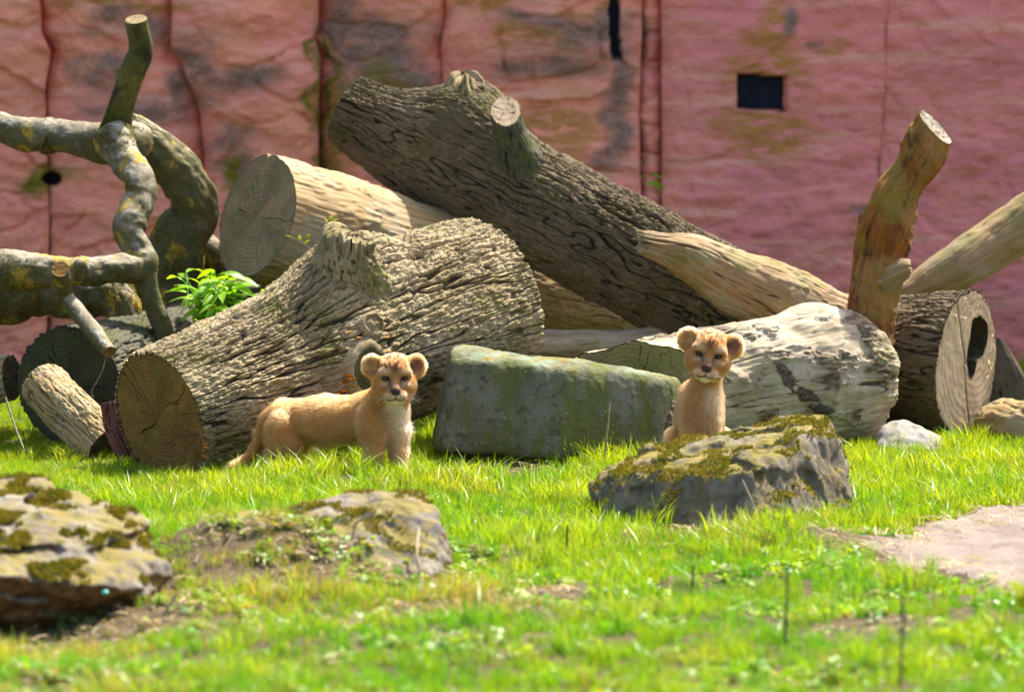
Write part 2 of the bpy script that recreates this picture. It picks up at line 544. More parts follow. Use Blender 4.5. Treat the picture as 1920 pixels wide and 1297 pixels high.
M['orange'] = mat_wood("orange_wood", (.27, .092, .008), (.135, .044, .006), (.028, .013, .006), (2.2, 30, 30), (.17, .14, .012), .55, (.34, .19, .05), .5)
M['cut_brown'] = mat_cut("cut_brown", (.25, .135, .035), (.17, .09, .024), (.05, .028, .012), (.17, .125, .03), .55)
M['cut_grey'] = mat_cut("cut_grey", (.31, .225, .115), (.21, .15, .075), (.075, .058, .04), (.15, .15, .055), .6)
M['cut_green'] = mat_cut("cut_green", (.27, .225, .09), (.20, .17, .06), (.07, .05, .025), (.19, .19, .05), .5, crack=1.0)
M['cut_scar'] = mat_cut("cut_scar", (.115, .10, .04), (.08, .068, .028), (.03, .022, .012), (.12, .11, .03), .5)
M['cut_dark'] = mat_cut("cut_dark", (.06, .06, .026), (.042, .043, .02), (.015, .014, .009), (.05, .06, .015), .6)
M['cut_pale'] = mat_cut("cut_pale", (.42, .315, .20), (.33, .24, .145), (.14, .10, .07), (.31, .29, .16), .35, 30, 0.0)
M['cut_small'] = mat_cut("cut_small", (.36, .31, .24), (.26, .22, .16), (.10, .075, .05), None, 0, 90)

def mat_limb(name="lichen_bark", u0=.74, u1=.15, n0=.28, n1=.48):
    m = MB(name); lp = m.attr("lp", "Vector"); up = m.upz(); p = m.obj()
    a = m.noise(p, 9, 5, .65); b = m.noise(p, 60, 5, .7)
    c = m.mix(m.step(a, .36, .62), (.31, .27, .19), (.175, .15, .09))
    c = m.mix(m.step(b, .5, .68, 0, .75), c, (.11, .095, .07))
    c = m.mix(m.step(m.noise(p, 24, 4, .6), .55, .66, 0, .5), c, (.47, .46, .42))
    mo = m.math('MULTIPLY', m.step(up, u0, u1), m.step(m.noise(p, 6, 5, .66), n0, n1))  # moss plus painted shade: side and lower faces dark, upward faces left bright
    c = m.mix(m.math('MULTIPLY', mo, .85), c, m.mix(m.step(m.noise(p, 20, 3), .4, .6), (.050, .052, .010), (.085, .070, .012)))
    ye = m.math('MULTIPLY', m.step(m.noise(m.mapping(p, (1, 1, 1), (5, 2, 8)), 7.5, 5, .62), .56, .63), m.step(m.noise(p, 50, 4, .7), .36, .52))
    c = m.mix(m.step(m.noise(p, 120, 4, .75), .56, .7, 0, .6), c, (.10, .09, .065))
    c = m.mix(m.math('MULTIPLY', ye, .85), c, m.mix(m.step(m.noise(p, 30, 2), .4, .6), (.46, .27, .015), (.30, .24, .03)))
    n = m.bump(b, .006, .8); n = m.bump(m.noise(p, 190, 3, .7), .003, .7, n)
    return m.done(c, .85, n, .2)
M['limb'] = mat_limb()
M['limb_dark'] = mat_limb("shaded_lichen_bark", .92, .45, .15, .35)  # darker copy: shade painted over all but the most upward faces, with moss
M['limb_mossy'] = mat_bark("mossy_limb", (.12, .115, .035), (.075, .075, .016), (.03, .025, .01), (.15, .13, .012), .7)
M['block'] = mat_rock("green_stone", (.165, .16, .105), (.115, .115, .07), (.04, .042, .022), (.19, .25, .18), .7, .62, (.10, .11, .022), .85, True, None)
M['rock_grey'] = mat_rock("grey_rock", (.195, .17, .13), (.12, .105, .076), (.042, .034, .024), (.15, .125, .012), .95, .42, (.12, .085, .03), .6, True, None)
M['rock_brown'] = mat_rock("brown_rock", (.27, .235, .19), (.17, .145, .115), (.06, .045, .032), (.17, .135, .012), .6, .6, (.20, .11, .045), .6, False, (.21, .11, .04))
M['rock_ochre'] = mat_rock("ochre_rock", (.25, .225, .19), (.15, .132, .108), (.05, .04, .03), (.16, .13, .012), .75, .5, (.105, .075, .04), .5, False, None, 1.0, (.19, .095, .030))
M['rock_pale'] = mat_rock("pale_rock", (.36, .33, .29), (.27, .24, .21), (.11, .10, .085), (.1, .11, .02), .2, .5)

def mat_wall():
    m = MB("painted_rock"); p = m.pos(); g = m.attr("grey"); gr = m.attr("alga"); oc = m.attr("ochre"); h = m.attr("hh")
    v = m.mapping(p, (1, 1, 3.2))
    big = m.noise(v, 1.7, 5, .6, .6); med = m.noise(v, 7, 5, .62); fine = m.noise(p, 55, 4, .68)
    pink = m.step(m.xyz(p, 0), .2, 1.1)
    c = m.mix(m.step(big, .38, .62), m.mix(pink, (.86, .335, .195), (.78, .255, .215)), m.mix(pink, (.80, .285, .20), (.70, .225, .215)))
    c = m.mix(m.step(med, .46, .68, 0, .65), c, (.64, .20, .095))
    c = m.mix(m.step(m.noise(m.mapping(p, (.5, 1, 6), (3, 1, 2)), 2.3, 4, .6), .52, .66, 0, .5), c, (.80, .42, .28))
    c = m.mix(m.step(fine, .55, .72, 0, .4), c, (.40, .17, .13))
    c = m.mix(m.math('MULTIPLY', oc, m.step(med, .35, .55)), c, (.46, .21, .06))
    c = m.mix(m.math('MULTIPLY', g, m.step(m.noise(p, 4, 5, .62), .30, .55, .3, .95)), c, m.mix(m.step(fine, .4, .6), (.10, .088, .07), (.21, .165, .12)))
    c = m.mix(m.math('MULTIPLY', gr, m.step(m.noise(p, 16, 4, .7), .3, .55, .5, 1)), c, (.17, .145, .012))
    n = m.bump(med, .03, .55); n = m.bump(fine, .009, .8, n)
    return m.done(c, .9, n, .15)
M['wall'] = mat_wall()

def mat_flat(name, col, rough=.6, spec=.3, var=.3, sc=30):
    m = MB(name)
    n = m.noise(m.obj(), sc, 4, .6)
    c = m.mix(m.step(n, .35, .65), col, tuple(v * (1 - var) for v in col))
    return m.done(c, rough, m.bump(n, .001, .5), spec)
M['pane'] = mat_flat("dark_blue_glass", (.006, .014, .030), .5, .12)
M['hole'] = mat_flat("dark_hollow", (.010, .009, .008), .9, .1)
M['steel'] = mat_flat("dark_wire", (.05, .055, .065), .5, .4)
M['fungus'] = mat_flat("bracket_fungus", (.62, .30, .07), .7, .2, .45, 60)
M['rot'] = mat_flat("orange_rot", (.62, .19, .015), .85, .1, .6, 45)
M['twig'] = mat_flat("dry_twig", (.34, .28, .19), .8, .2, .4, 60)
M['bead'] = mat_flat("turquoise_shell", (.03, .42, .36), .2, .6, .2)

def mat_ground():
    m = MB("soil"); p = m.pos()
    a = m.noise(p, 3.5, 6, .65); b = m.noise(p, 40, 5, .7)
    c = m.mix(m.step(a, .4, .62), (.105, .075, .042), (.065, .055, .024))
    c = m.mix(m.step(b, .5, .66, 0, .8), c, (.17, .125, .075))
    c = m.mix(m.step(m.noise(p, 130, 3, .7), .6, .72, 0, .6), c, (.36, .29, .20))
    n = m.bump(b, .02, .8); n = m.bump(m.noise(p, 150, 3, .7), .005, .8, n)
    return m.done(c, .95, n, .1)
M['soil'] = mat_ground()

def mat_sand():
    m = MB("trodden_sand"); p = m.pos()
    a = m.noise(m.mapping(p, (1, .5, 1)), 6, 6, .65); b = m.noise(p, 60, 5, .7)
    c = m.mix(m.step(a, .36, .64), (.215, .175, .145), (.16, .127, .104))
    c = m.mix(m.step(b, .52, .68, 0, .7), c, (.10, .076, .058))
    c = m.mix(m.step(m.voronoi(p, 55), .13, .07, 0, .7), c, (.16, .12, .09))
    n = m.bump(a, .03, .6); n = m.bump(b, .006, .8, n)
    return m.done(c, .95, n, .1)
M['sand'] = mat_sand()

def mat_blade(name, lush, lush2, dry, inst=True, trans=.45, rough=.42, spec=.45):
    m = MB(name, False)
    d = m.attr("dry", inst=inst); v = m.attr("var"); hv = m.attr("hue", inst=inst)
    c = m.mix(hv, lush, lush2)
    c = m.mix(m.math('MULTIPLY', v, .55), c, tuple(x * .5 for x in lush))
    f = m.math('ADD', d, m.math('MULTIPLY', m.math('SUBTRACT', v, .5), .7), clamp=True)
    c = m.mix(m.step(f, .45, .8), c, dry)
    b = m.n("ShaderNodeBsdfPrincipled"); m.put(b.inputs["Base Color"], c); b.inputs["Roughness"].default_value = rough
    b.inputs["Specular IOR Level"].default_value = spec
    t = m.n("ShaderNodeBsdfTranslucent"); tc = m.mix(1.0, c, (1.5, 1.35, .5), 'MULTIPLY'); m.l(tc, t.inputs[0])
    s = m.n("ShaderNodeMixShader"); s.inputs[0].default_value = trans
    m.l(b.outputs[0], s.inputs[1]); m.l(t.outputs[0], s.inputs[2]); m.l(s.outputs[0], m.out.inputs[0])
    return m.m
M['grass'] = mat_blade("grass_blade", (.11, .32, .008), (.40, .48, .010), (.33, .235, .10))
M['leaf'] = mat_blade("bright_leaf", (.20, .46, .02), (.34, .54, .02), (.4, .4, .1), inst=False, trans=.5)
M['leaf_yellow'] = mat_blade("yellow_leaf", (.24, .29, .006), (.24, .29, .006), (.5, .5, .1), inst=False, trans=.45, rough=.8, spec=.08)
M['moss'] = mat_blade("moss_tuft", (.105, .125, .010), (.19, .165, .014), (.22, .16, .06), inst=False, trans=.3, rough=.8, spec=.1)
M['straw'] = mat_blade("dry_straw", (.46, .36, .20), (.52, .44, .28), (.38, .28, .15), inst=False, trans=.2, rough=.7, spec=.2)
# ------------------------------------------------------------------ ground
MOUNDS = [(-.72, 16.75, .60, .60, .085), (.95, 18.6, .45, .35, .03), (.72, 19.55, .35, .4, .04), (.22, 20.15, .7, .35, .05),
          (-.66, 19.25, .30, .22, .034), (-.30, 19.3, .25, .22, .022), (-.88, 16.42, .48, .28, .12), (-.2, 15.2, .9, .6, .03), (-1.50, 15.25, .5, .5, -.10), (.95, 17.35, .28, .35, .07), (.1, 16.6, .4, .3, -.03), (.80, 17.75, .5, .3, -.02)]
def ground(x, y):
    x = np.asarray(x, float); y = np.asarray(y, float)
    p = np.stack([x, y, 0 * x], -1)
    z = .028 * fbm(p, 1.1, 3, 1) + .014 * fbm(p, 6, 3, 2) + .05 * smooth(18, 16.8, y) * fbm(p, 2.2, 2, 5)
    for mx, my, sx, sy, h in MOUNDS:
        z = z + h * np.exp(-((x - mx) / sx) ** 2 - ((y - my) / sy) ** 2)
    return z
def gpt(px, d, dz=0.0):
    x = (px - 960) / FPX * d
    return np.array([x, d, float(ground(x, d)) + dz])

xs = np.concatenate([[-60, -30, -15, -9, -6], np.linspace(-4.2, 4.2, 260), [6, 9, 15, 30, 60]])
ys = np.concatenate([[-40, -15, 0, 6, 10], np.linspace(12.2, 25.3, 360), [27, 32, 45, 90]])
gx, gy = np.meshgrid(xs, ys)
gz = ground(gx, gy)
gz = np.where((np.abs(gx) > 5) | (gy < 11) | (gy > 26), 0, gz)
Vg = np.stack([gx, gy, gz], -1)
solid("ground", Vg, grid_faces(len(ys), len(xs), False), M['soil'], loc=np.zeros(3), kind="structure")

# sandy path patch on the right
NTH, NR = 160, 40
th = np.linspace(0, 2 * math.pi, NTH, endpoint=False)
PATH_C = np.array([2.26, 17.2])
def path_rad(t):
    base = 1.0 / np.sqrt((np.cos(t) / 1.0) ** 2 + (np.sin(t) / 1.55) ** 2)
    w = np.stack([np.cos(t) * 1.5, np.sin(t) * 1.5, 0 * t], -1)
    return base * (1 + .22 * fbm(w, 1.6, 3, 31)) * (1 + .10 * fbm(w, 9, 3, 33))
pr = path_rad(th)
tt = np.linspace(0.01, 1, NR)
px_ = PATH_C[0] + np.cos(th)[None] * pr[None] * tt[:, None]
py_ = PATH_C[1] + np.sin(th)[None] * pr[None] * tt[:, None]
pz_ = ground(px_, py_) + .006 - .012 * smooth(.93, 1.0, tt)[:, None]
solid("path", np.stack([px_, py_, pz_], -1), grid_faces(NR, NTH), M['sand'], loc=np.zeros(3), kind="structure")
def in_path(x, y):
    t = np.arctan2(y - PATH_C[1], x - PATH_C[0])
    return np.hypot(x - PATH_C[0], y - PATH_C[1]) / path_rad(t)

# ------------------------------------------------------------------ painted rock wall
WALL_D = 25.0
KX = FPX / WALL_D
def wx(px): return (px - 960) / KX
def wz(py): return CAM_H - (py + 80) / KX
seams = [[(-9000, 0)], [(-1500, 0)], [(-420, 0)], [(70, -400), (78, 60), (96, 95), (84, 180), (90, 420), (80, 800)],
         [(322, -400), (322, 90), (345, 130), (370, 190), (382, 300), (376, 460), (380, 800)],
         [(600, -400), (597, 40), (590, 70), (600, 110), (596, 300), (600, 800)],
         [(838, -400), (836, 30), (826, 90), (832, 180), (830, 800)],
         [(1205, -400), (1204, 60), (1200, 200), (1206, 800)],
         [(1243, -400), (1240, 40), (1242, 300), (1238, 800)],
         [(1655, -400), (1664, 20), (1658, 170), (1650, 330), (1655, 800)],
         [(2400, 0)], [(3600, 0)], [(11000, 0)]]
def seam_x(k, z):
    pts = seams[k]
    py = (CAM_H - z) * KX - 80
    x = np.interp(py, [p[1] for p in pts], [p[0] for p in pts]) if len(pts) > 1 else np.full(z.shape, float(pts[0][0]))
    return wx(x) + .004 * perlin(np.stack([z * 3, z * 0 + k * 5.1, z * 0], -1), 1.0, 40)
GREY = [(240, 40, 60, 34), (185, 122, 75, 34), (440, 140, 95, 40), (345, 130, 40, 70), (280, 190, 120, 40), (730, 55, 95, 45), (690, 120, 100, 60), (770, 150, 60, 30),
        (1010, 115, 120, 40), (1160, 130, 40, 130), (1120, 60, 110, 40), (1455, 62, 26, 18), (1530, 75, 20, 12), (1610, 398, 40, 30), (430, 265, 60, 30), (1150, 250, 30, 90), (440, 310, 40, 60),
        (640, 40, 50, 80), (1000, 45, 100, 25)]
ALGA = [(105, 338, 46, 34), (612, 200, 16, 150), (620, 310, 26, 60), (430, 330, 18, 60), (600, 90, 10, 40), (690, 190, 90, 60)]
OCHRE = [(700, 180, 110, 60), (880, 20, 60, 25), (1000, 75, 130, 20), (1560, 80, 50, 24), (1430, 255, 120, 60), (1010, 250, 140, 40), (1420, 60, 60, 50), (660, 250, 60, 60), (1100, 20, 80, 16), (240, 10, 160, 16), (1440, 130, 80, 60)]
def ell(px, py, lst):
    v = np.zeros(px.shape)
    for cx, cy, rx, ry in lst:
        q = np.hypot((px - cx) / rx, (py - cy) / ry)
        v = np.maximum(v, smooth(1.3, .35, q))
    return v
wall = thing("rock_wall", (0, WALL_D + .1, 0), "tall pink and rust sculpted rock wall with grey stains behind the logs", "wall")
wz0, wz1 = -.15, 3.3
for k in range(len(seams) - 1):
    vis = 2 <= k <= 9
    x_l, x_r = seam_x(k, np.array([1.0]))[0], seam_x(k + 1, np.array([1.0]))[0]
    nx = max(10, int((x_r - x_l) / (.010 if vis else .10)))
    zz = np.concatenate([np.linspace(wz0, 1.95, 190 if vis else 24), np.linspace(2.0, wz1, 30 if vis else 14)])
    u = np.linspace(0, 1, nx)
    if vis: u = .5 - .5 * np.cos(math.pi * (u * .8 + .1)); u = (u - u[0]) / (u[-1] - u[0])
    zl, zr = seam_x(k, zz), seam_x(k + 1, zz)
    X = zl[:, None] + (zr - zl)[:, None] * u[None]
    Z = np.repeat(zz[:, None], nx, 1)
    p = np.stack([X, 0 * X + k * 1.7, Z], -1)
    er = np.minimum(X - zl[:, None], zr[:, None] - X)
    right_weak = np.where((zr[:, None] - X) < (X - zl[:, None]), .02 if k == 8 else .08, .02 if k == 9 else .08)
    PYz = (CAM_H - Z) * KX - 80
    strength = {3: smooth(260, 120, PYz) * .8 + .12, 4: 1 - .5 * smooth(380, 460, PYz), 5: 1.0 + 0 * Z, 6: smooth(330, 150, PYz) * .85 + .1, 7: .5 + 0 * Z, 8: 1.0 + 0 * Z, 9: .25 + 0 * Z}
    sl_, sr_ = strength.get(k, 1.0 + 0 * Z), strength.get(k + 1, 1.0 + 0 * Z)
    var_ = np.clip(.7 + 1.3 * perlin(np.stack([0 * Z + k * .0 + 3.3, 0 * Z, Z], -1), (1, 1, 5.5), 45), .15, 1.5)
    right_weak = .016 * var_ * np.where((zr[:, None] - X) < (X - zl[:, None]), sr_, sl_)
    U = np.clip((X - zl[:, None]) / np.maximum(zr - zl, .01)[:, None], 0, 1)
    rel = .055 * fbm(p, (1.2, 1, 1.7), 4, 50) + .030 * fbm(p, (3.2, 1, 4.4), 5, 52, .6) + (.085 if k < 7 else .03) * np.sin(math.pi * U) ** .6
    lz = Z + .10 * fbm(p, (1.8, 1, 1), 4, 54)
    led = perlin(np.stack([X * 1.1, 0 * X + k * 3.3, lz * 4.2], -1), 1.0, 56)
    amp = (.5 if k >= 8 else 1.0) * smooth(-.12, .15, perlin(p, (1.6, 1, 2.2), 59))
    rel = rel + amp * .028 * smooth(-.03, .03, led)
    wq1, wq2, wcid = worley(lz + .04 * fbm(p, (5, 1, 5), 3, 67), X + .06 * fbm(p, (4, 1, 4), 3, 68) + 40, .24, .40, 80.0, 5 + k)
    rel = rel + (.045 if k < 8 else .012) * ((wcid - .5) * smooth(.0, .10, wq2 - wq1) - .35 * smooth(.09, .0, wq2 - wq1))
    lump = .020 * fbm(p, (11, 1, 13), 4, 60, .65)
    rec = right_weak * np.exp(-np.maximum(er, 0) / .018) + .05 * np.exp(-np.maximum(er, 0) / .07) * (right_weak / .016)
    Y = WALL_D + {2: .0, 3: .06, 4: .0, 5: .08, 6: .02, 7: .11, 8: .0, 9: .012}.get(k, .0) - rel - lump * (1.3 if k < 8 else .8) + rec
    PX = X * KX + 960
    PY = (CAM_H - Z) * KX - 80
    jit = 2.5 * perlin(p, (12, 1, 12), 62)
    q1 = np.maximum(np.abs(PX - 1427 + jit) / 44, np.abs(PY - 173 + jit - .05 * (PX - 1427)) / 32)
    slit_c = 1151 + np.clip(PY - 60, 0, 60) * .12
    q2 = np.maximum(np.abs(PX - slit_c + jit) / 9, np.abs(PY - 35) / 74)
    q3 = np.hypot((PX - 95 + jit) / 17, (PY - 335) / 11)
    hole = np.maximum.reduce([smooth(1.08, .97, q1), smooth(1.1, .9, q2), smooth(1.25, .8, q3)])
    Y = Y + hole * .16
    jx = PX + 90 * fbm(p, (2.5, 1, 4), 4, 64); jy = PY + 55 * fbm(p, (2.5, 1, 4), 4, 66)
    A = {"grey": (ell(jx, jy, GREY) * .9 if vis else np.zeros(PX.shape)).ravel(), "alga": ell(jx, jy, ALGA).ravel(), "ochre": ell(jx, jy, OCHRE).ravel(), "hh": smooth(-.1, .1, led).ravel()}
    part(wall, "rock_panel", np.stack([X, Y, Z], -1), grid_faces(len(zz), nx, False), M['wall'], A)
def slab(x0, x1, y0, y1, z0, z1):
    V = np.array([[x, y, z] for x in (x0, x1) for y in (y0, y1) for z in (z0, z1)], float)
    F = np.array([[0, 1, 3, 2], [4, 6, 7, 5], [0, 4, 5, 1], [2, 3, 7, 6], [0, 2, 6, 4], [1, 5, 7, 3]])
    return V, F
V, F = slab(-24, 26, WALL_D + .32, WALL_D + .7, -.2, wz1)
part(wall, "wall_core", V, F, M['wall'], {"grey": np.zeros(8), "alga": np.zeros(8), "ochre": np.zeros(8), "hh": np.ones(8)}, smooth_shade=False)
V, F = slab(wx(1384), wx(1470), WALL_D + .085, WALL_D + .095, wz(205), wz(141))
part(wall, "window", V, F, M['pane'], smooth_shade=False, label="small dark blue square window in the pink wall")
V, F = slab(wx(1141), wx(1166), WALL_D + .085, WALL_D + .095, wz(112), wz(-40))
part(wall, "slit_window", V, F, M['pane'], smooth_shade=False, label="narrow dark slit window at the top of the wall")
V, F = slab(wx(78), wx(112), WALL_D + .08, WALL_D + .09, wz(346), wz(324))
part(wall, "drain_hole", V, F, M['hole'], smooth_shade=False, label="dark round hole ringed with green algae")

# ------------------------------------------------------------------ logs
def stub(root, name, keys, mat, disp, ns=60, na=90, end_mat=None, jag=0, label=None, end_name="cut_end", seed=0, **capkw):
    t = Tube(keys, ns, na, disp, shear1=capkw.pop('shear1', None))
    if jag:
        w = smooth(.55, 1, t.s / t.s[-1])[:, None, None]
        j = perlin(np.stack([np.cos(np.linspace(0, 6.2832, na, endpoint=False)) * 2.2, np.sin(np.linspace(0, 6.2832, na, endpoint=False)) * 2.2, np.zeros(na)], -1), 1.6, 70 + seed)
        j2 = rng.normal(size=na) * .25
        t.V = t.V + t.T[:, None] * ((j + j2) * jag)[None, :, None] * w
    t.add(root, name, mat, label=label)
    if end_mat is not None:
        t.add_cap(root, end_name, end_mat, 1, **capkw)
    return t

# big front log
front = thing("big_log", gpt(560, 20.2), "huge ridged oak log in front with brown sawn end and knobbly stub on top", "log", "oak logs piled by the wall")
T1 = Tube([(297, 781, 19.95, 124), (450, 728, 20.22, 138), (620, 668, 20.55, 156), (780, 608, 20.86, 162), (905, 568, 21.12, 157)], 430, 500,
          oak_bark(.24, .030, .022, 1, .018, .0055, .016))
for (px, py, a, s) in ((655, 500, .11, .15), (610, 520, .05, .12), (720, 480, .04, .12), (703, 608, .030, .05), (690, 690, .05, .10), (330, 840, .02, .1)):
    q, n = T1.at(px, py) if py > 480 else (P(px, py, 20.55), None)
    T1.lump(q, a, s)
T1.add(front, "bark", M['oak'])
T1.add_cap(front, "cut_end", M['cut_brown'], 0, rough=.006, seed=5, inset=.006, label="brown sawn end of the big front log")
T1.add_cap(front, "far_end", M['cut_grey'], 1)
stub(front, "branch_stub", [(668, 610, 20.52, 118), (655, 535, 20.43, 82), (650, 490, 20.38, 66), (652, 462, 20.36, 56), (656, 446, 20.36, 46), (660, 440, 20.36, 12)], M['oak'],
     oak_bark(.05, .026, .018, 3, .05, .007, .045), 80, 120, None, .03)
def disc_on(root, tube, name, px, py, r, mat, rings=14, depth=.012, squash=1.0, label=None, lip=True):
    q, n = tube.at(px, py)
    n = n / np.linalg.norm(n)
    t1 = np.cross(n, [0, 0, 1.0]); t1 /= np.linalg.norm(t1)
    t2 = np.cross(n, t1)
    na = 40
    TV = tube.V.reshape(-1, 3)
    TV = TV[((TV - q) ** 2).sum(1) < (2.2 * r) ** 2]
    a = np.linspace(0, 2 * math.pi, na, endpoint=False)
    prof = [(1.45, -.022), (1.30, -.001), (1.14, .005), (1.0, .003), (.93, -.003), (.8, -.004), (.6, -.002), (.4, -.002), (.2, -.003), (.02, -.003)]
    V = []
    rt = []
    for f, h in prof:
        wob = 1 + .22 * fbm(np.stack([np.cos(a) + px * .1, np.sin(a), 0 * a], -1), 1.4, 3, 5)
        fp = q + (t1[None] * np.cos(a)[:, None] + t2[None] * np.sin(a)[:, None] * squash) * (r * f * wob)[:, None]
        k = np.argmin(((fp[:, None] - TV[None]) ** 2).sum(-1), 1)
        base = ((TV[k] - fp) @ n)
        base = (np.roll(base, 1) + base + np.roll(base, -1)) / 3
        V.append(fp + n * (base * smooth(.1, 1.2, f) + h + .006)[:, None])
        rt.append(np.full(na, min(f, 1.0)))
    V = np.array(V)
    lp = np.stack([np.repeat(np.array([p[0] for p in prof])[:, None] * r, na, 1), np.repeat(np.cos(a)[None] * r, len(prof), 0), np.repeat(np.sin(a)[None] * r, len(prof), 0)], -1)
    lp[..., 1:] *= np.array([p[0] for p in prof])[:, None, None]
    V = V + n * (fbm(V, 55, 3, 9) * .012)[..., None]
    A = {"lp": lp.reshape(-1, 3), "rt": np.concatenate(rt) * .9, "hh": np.full(len(prof) * na, .8)}
    o = part(root, name, V, grid_faces(len(prof), na)[:, ::-1], M['oak'], A, label=label)
    o.data.materials.append(mat)
    o.data.polygons.foreach_set("material_index", np.repeat(np.array([0, 0, 0, 1, 1, 1, 1, 1, 1]), na).astype(np.int32))
disc_on(front, T1, "knot", 703, 608, .040, M['cut_grey'], label="small round knot in the bark of the big log")
disc_on(front, T1, "branch_scar", 700, 692, .078, M['cut_scar'], squash=1.15, label="large oval branch scar behind the head of the standing cub")
def bracket(root, tube, px, py, r, name="fungus", mat=None):
    q, n = tube.at(px, py)
    n = n / np.linalg.norm(n)
    nz = 10; na = 18
    a = np.linspace(0, 2 * math.pi, na, endpoint=False)
    V = []
    side = np.cross(n, [0, 0, 1.0]); side /= np.linalg.norm(side)
    for i in range(nz):
        f = math.sin(math.pi * (i + .5) / nz)
        z = (.5 - i / (nz - 1)) * r * .7
        w = (1 + .15 * np.sin(a * 3 + px))
        V.append(q + side[None] * (np.cos(a) * r * f * w)[:, None] + n[None] * ((np.sin(a) * .7 + .3) * r * f)[:, None] + np.array([0, 0, z])[None])
    part(root, name, np.array(V), grid_faces(nz, na), mat or M['fungus'])
for px, py, r in ((660, 619, .011), (671, 629, .015), (728, 634, .013), (731, 655, .014), (700, 640, .008)):
    bracket(front, T1, px, py, r)
for i in range(26):
    f = i / 25
    px = 347 + 42 * f + random.uniform(-5, 4); py = 742 + 120 * f
    bracket(front, T1, px, py, random.uniform(.007, .016) * (1.25 if f < .45 else .8), "rot_crust", M['rot'])
for px, py, r in ((655, 702, .022), (660, 715, .024), (652, 718, .02), (668, 724, .022), (650, 733, .02), (640, 737, .014)):
    bracket(front, T1, px, py, r, "exposed_wood", M['rot'])

# sprouting twig on the stub
def twig(root, name, pts, r, mat, na=6, parent_is_thing=True, label=None):
    t = Tube(None, max(12, len(pts) * 5), na, None, world_pts=[(*p, rr) for p, rr in zip(pts, np.linspace(r, r * .5, len(pts)))])
    V, F, A = t.mesh()
    return part(root, name, V, F, mat, A, label=label)
def leaf_mesh(name, L=.04, W=.014, fold=.25, curl=.4):
    n = 6
    V, F = [], []
    for i in range(n + 1):
        f = i / n
        w = W * (math.sin(math.pi * min(1, f * .94 + .06)) ** .8) * .5 if i < n else 0.0005
        y = L * f
        z = -curl * L * f * f
        V += [(-w, y, z + fold * w), (0, y, z), (w, y, z + fold * w)]
    for i in range(n):
        a = i * 3
        F += [(a, a + 1, a + 4, a + 3), (a + 1, a + 2, a + 5, a + 4)]
    return np.array(V), np.array(F)
sp = twig(front, "sprout", [P(590, 478, 20.32), P(570, 456, 20.30), P(548, 446, 20.29)], .0022, M['twig'])
sp2 = twig(front, "sprout", [P(598, 455, 20.32), P(606, 430, 20.30), P(618, 414, 20.29)], .002, M['twig'])
LV, LF = leaf_mesh("bud", .030, .016)
me_bud = mk_mesh("leaf", LV, LF, M['leaf_yellow'], {"dry": np.zeros(len(LV)), "var": np.full(len(LV), .5), "hue": np.zeros(len(LV))})
for (px, py, d, host, rx, rz) in ((548, 446, 20.29, sp, .6, 1.3), (562, 452, 20.29, sp, 1.2, .3), (575, 450, 20.28, sp, 1.3, -.4), (570, 458, 20.28, sp, .9, -.9),
                                  (618, 414, 20.29, sp2, 1.1, -.3), (614, 418, 20.29, sp2, 1.0, .8), (622, 416, 20.28, sp2, .7, -1.2)):
    o = link(bpy.data.objects.new("leaf", me_bud)); o.parent = host
    o.location = tuple(P(px, py, d) - wloc(host)); o.rotation_euler = (rx, 0.2, rz)

# leaning log across the pile
lean = thing("leaning_log", gpt(1390, 22.0), "long rough-barked log slanting over the pile with one sawn and one jagged stub", "log", "oak logs piled by the wall")
T2 = Tube([(650, 207, 22.45, 66), (720, 243, 22.4, 80), (830, 297, 22.35, 95), (960, 363, 22.25, 104), (1100, 435, 22.15, 107), (1250, 515, 22.05, 107), (1410, 600, 21.95, 105)], 460, 400,
          oak_bark(.22, .026, .016, 11, .030, .0045, .020))
for (px, py, d, a, s) in ((870, 215, 22.3, .14, .13), (905, 225, 22.3, .07, .09), (960, 262, 22.1, .05, .09), (960, 300, 22.0, .025, .06), (1235, 420, 21.85, .02, .09), (1150, 480, 21.85, .02, .1), (800, 225, 22.3, .02, .08)):
    T2.lump(P(px, py, d), a, s)
T2.add(lean, "bark", M['oak_dark'])
T2.add_cap(lean, "cut_end", M['cut_brown'], 0)
T2.add_cap(lean, "far_end", M['cut_grey'], 1)
stub(lean, "broken_stub", [(890, 310, 22.3, 84), (880, 240, 22.28, 72), (875, 195, 22.27, 52), (873, 165, 22.27, 34), (872, 150, 22.27, 22), (872, 145, 22.27, 3)], M['oak'], oak_bark(.10, .02, .014, 17, .02, .005, .02), 90, 110, None, .05,
     label="jagged broken stub on the leaning log")
TS = stub(lean, "sawn_stub", [(985, 345, 22.15, 62), (962, 280, 22.02, 38), (951, 235, 21.98, 29), (948, 208, 21.97, 27)], M['bark_mossy'], oak_bark(.10, .02, .006, 19, .02, .003, .008), 60, 90, M['cut_pale'],
     end_name="sawn_face", label="short stub with a pale sawn top", rough=.002, shear1=(0, .9, 0))

# stripped log behind
strip = thing("stripped_log", gpt(800, 22.4), "barkless tan log with a wide grey sawn end, lying behind the big front log", "log", "oak logs piled by the wall")
T3 = Tube([(484, 405, 21.7, 120), (650, 455, 21.98, 114), (850, 512, 22.38, 107), (1050, 560, 22.78, 100), (1270, 617, 23.1, 92)], 260, 320, stripped(.012, 21, .012, 26, .6))
T3.add(strip, "trunk", M['stripped'])
T3.add_cap(strip, "cut_end", M['cut_grey'], 0, label="wide grey sawn end of the barkless log")
T3.add_cap(strip, "far_end", M['cut_grey'], 1)
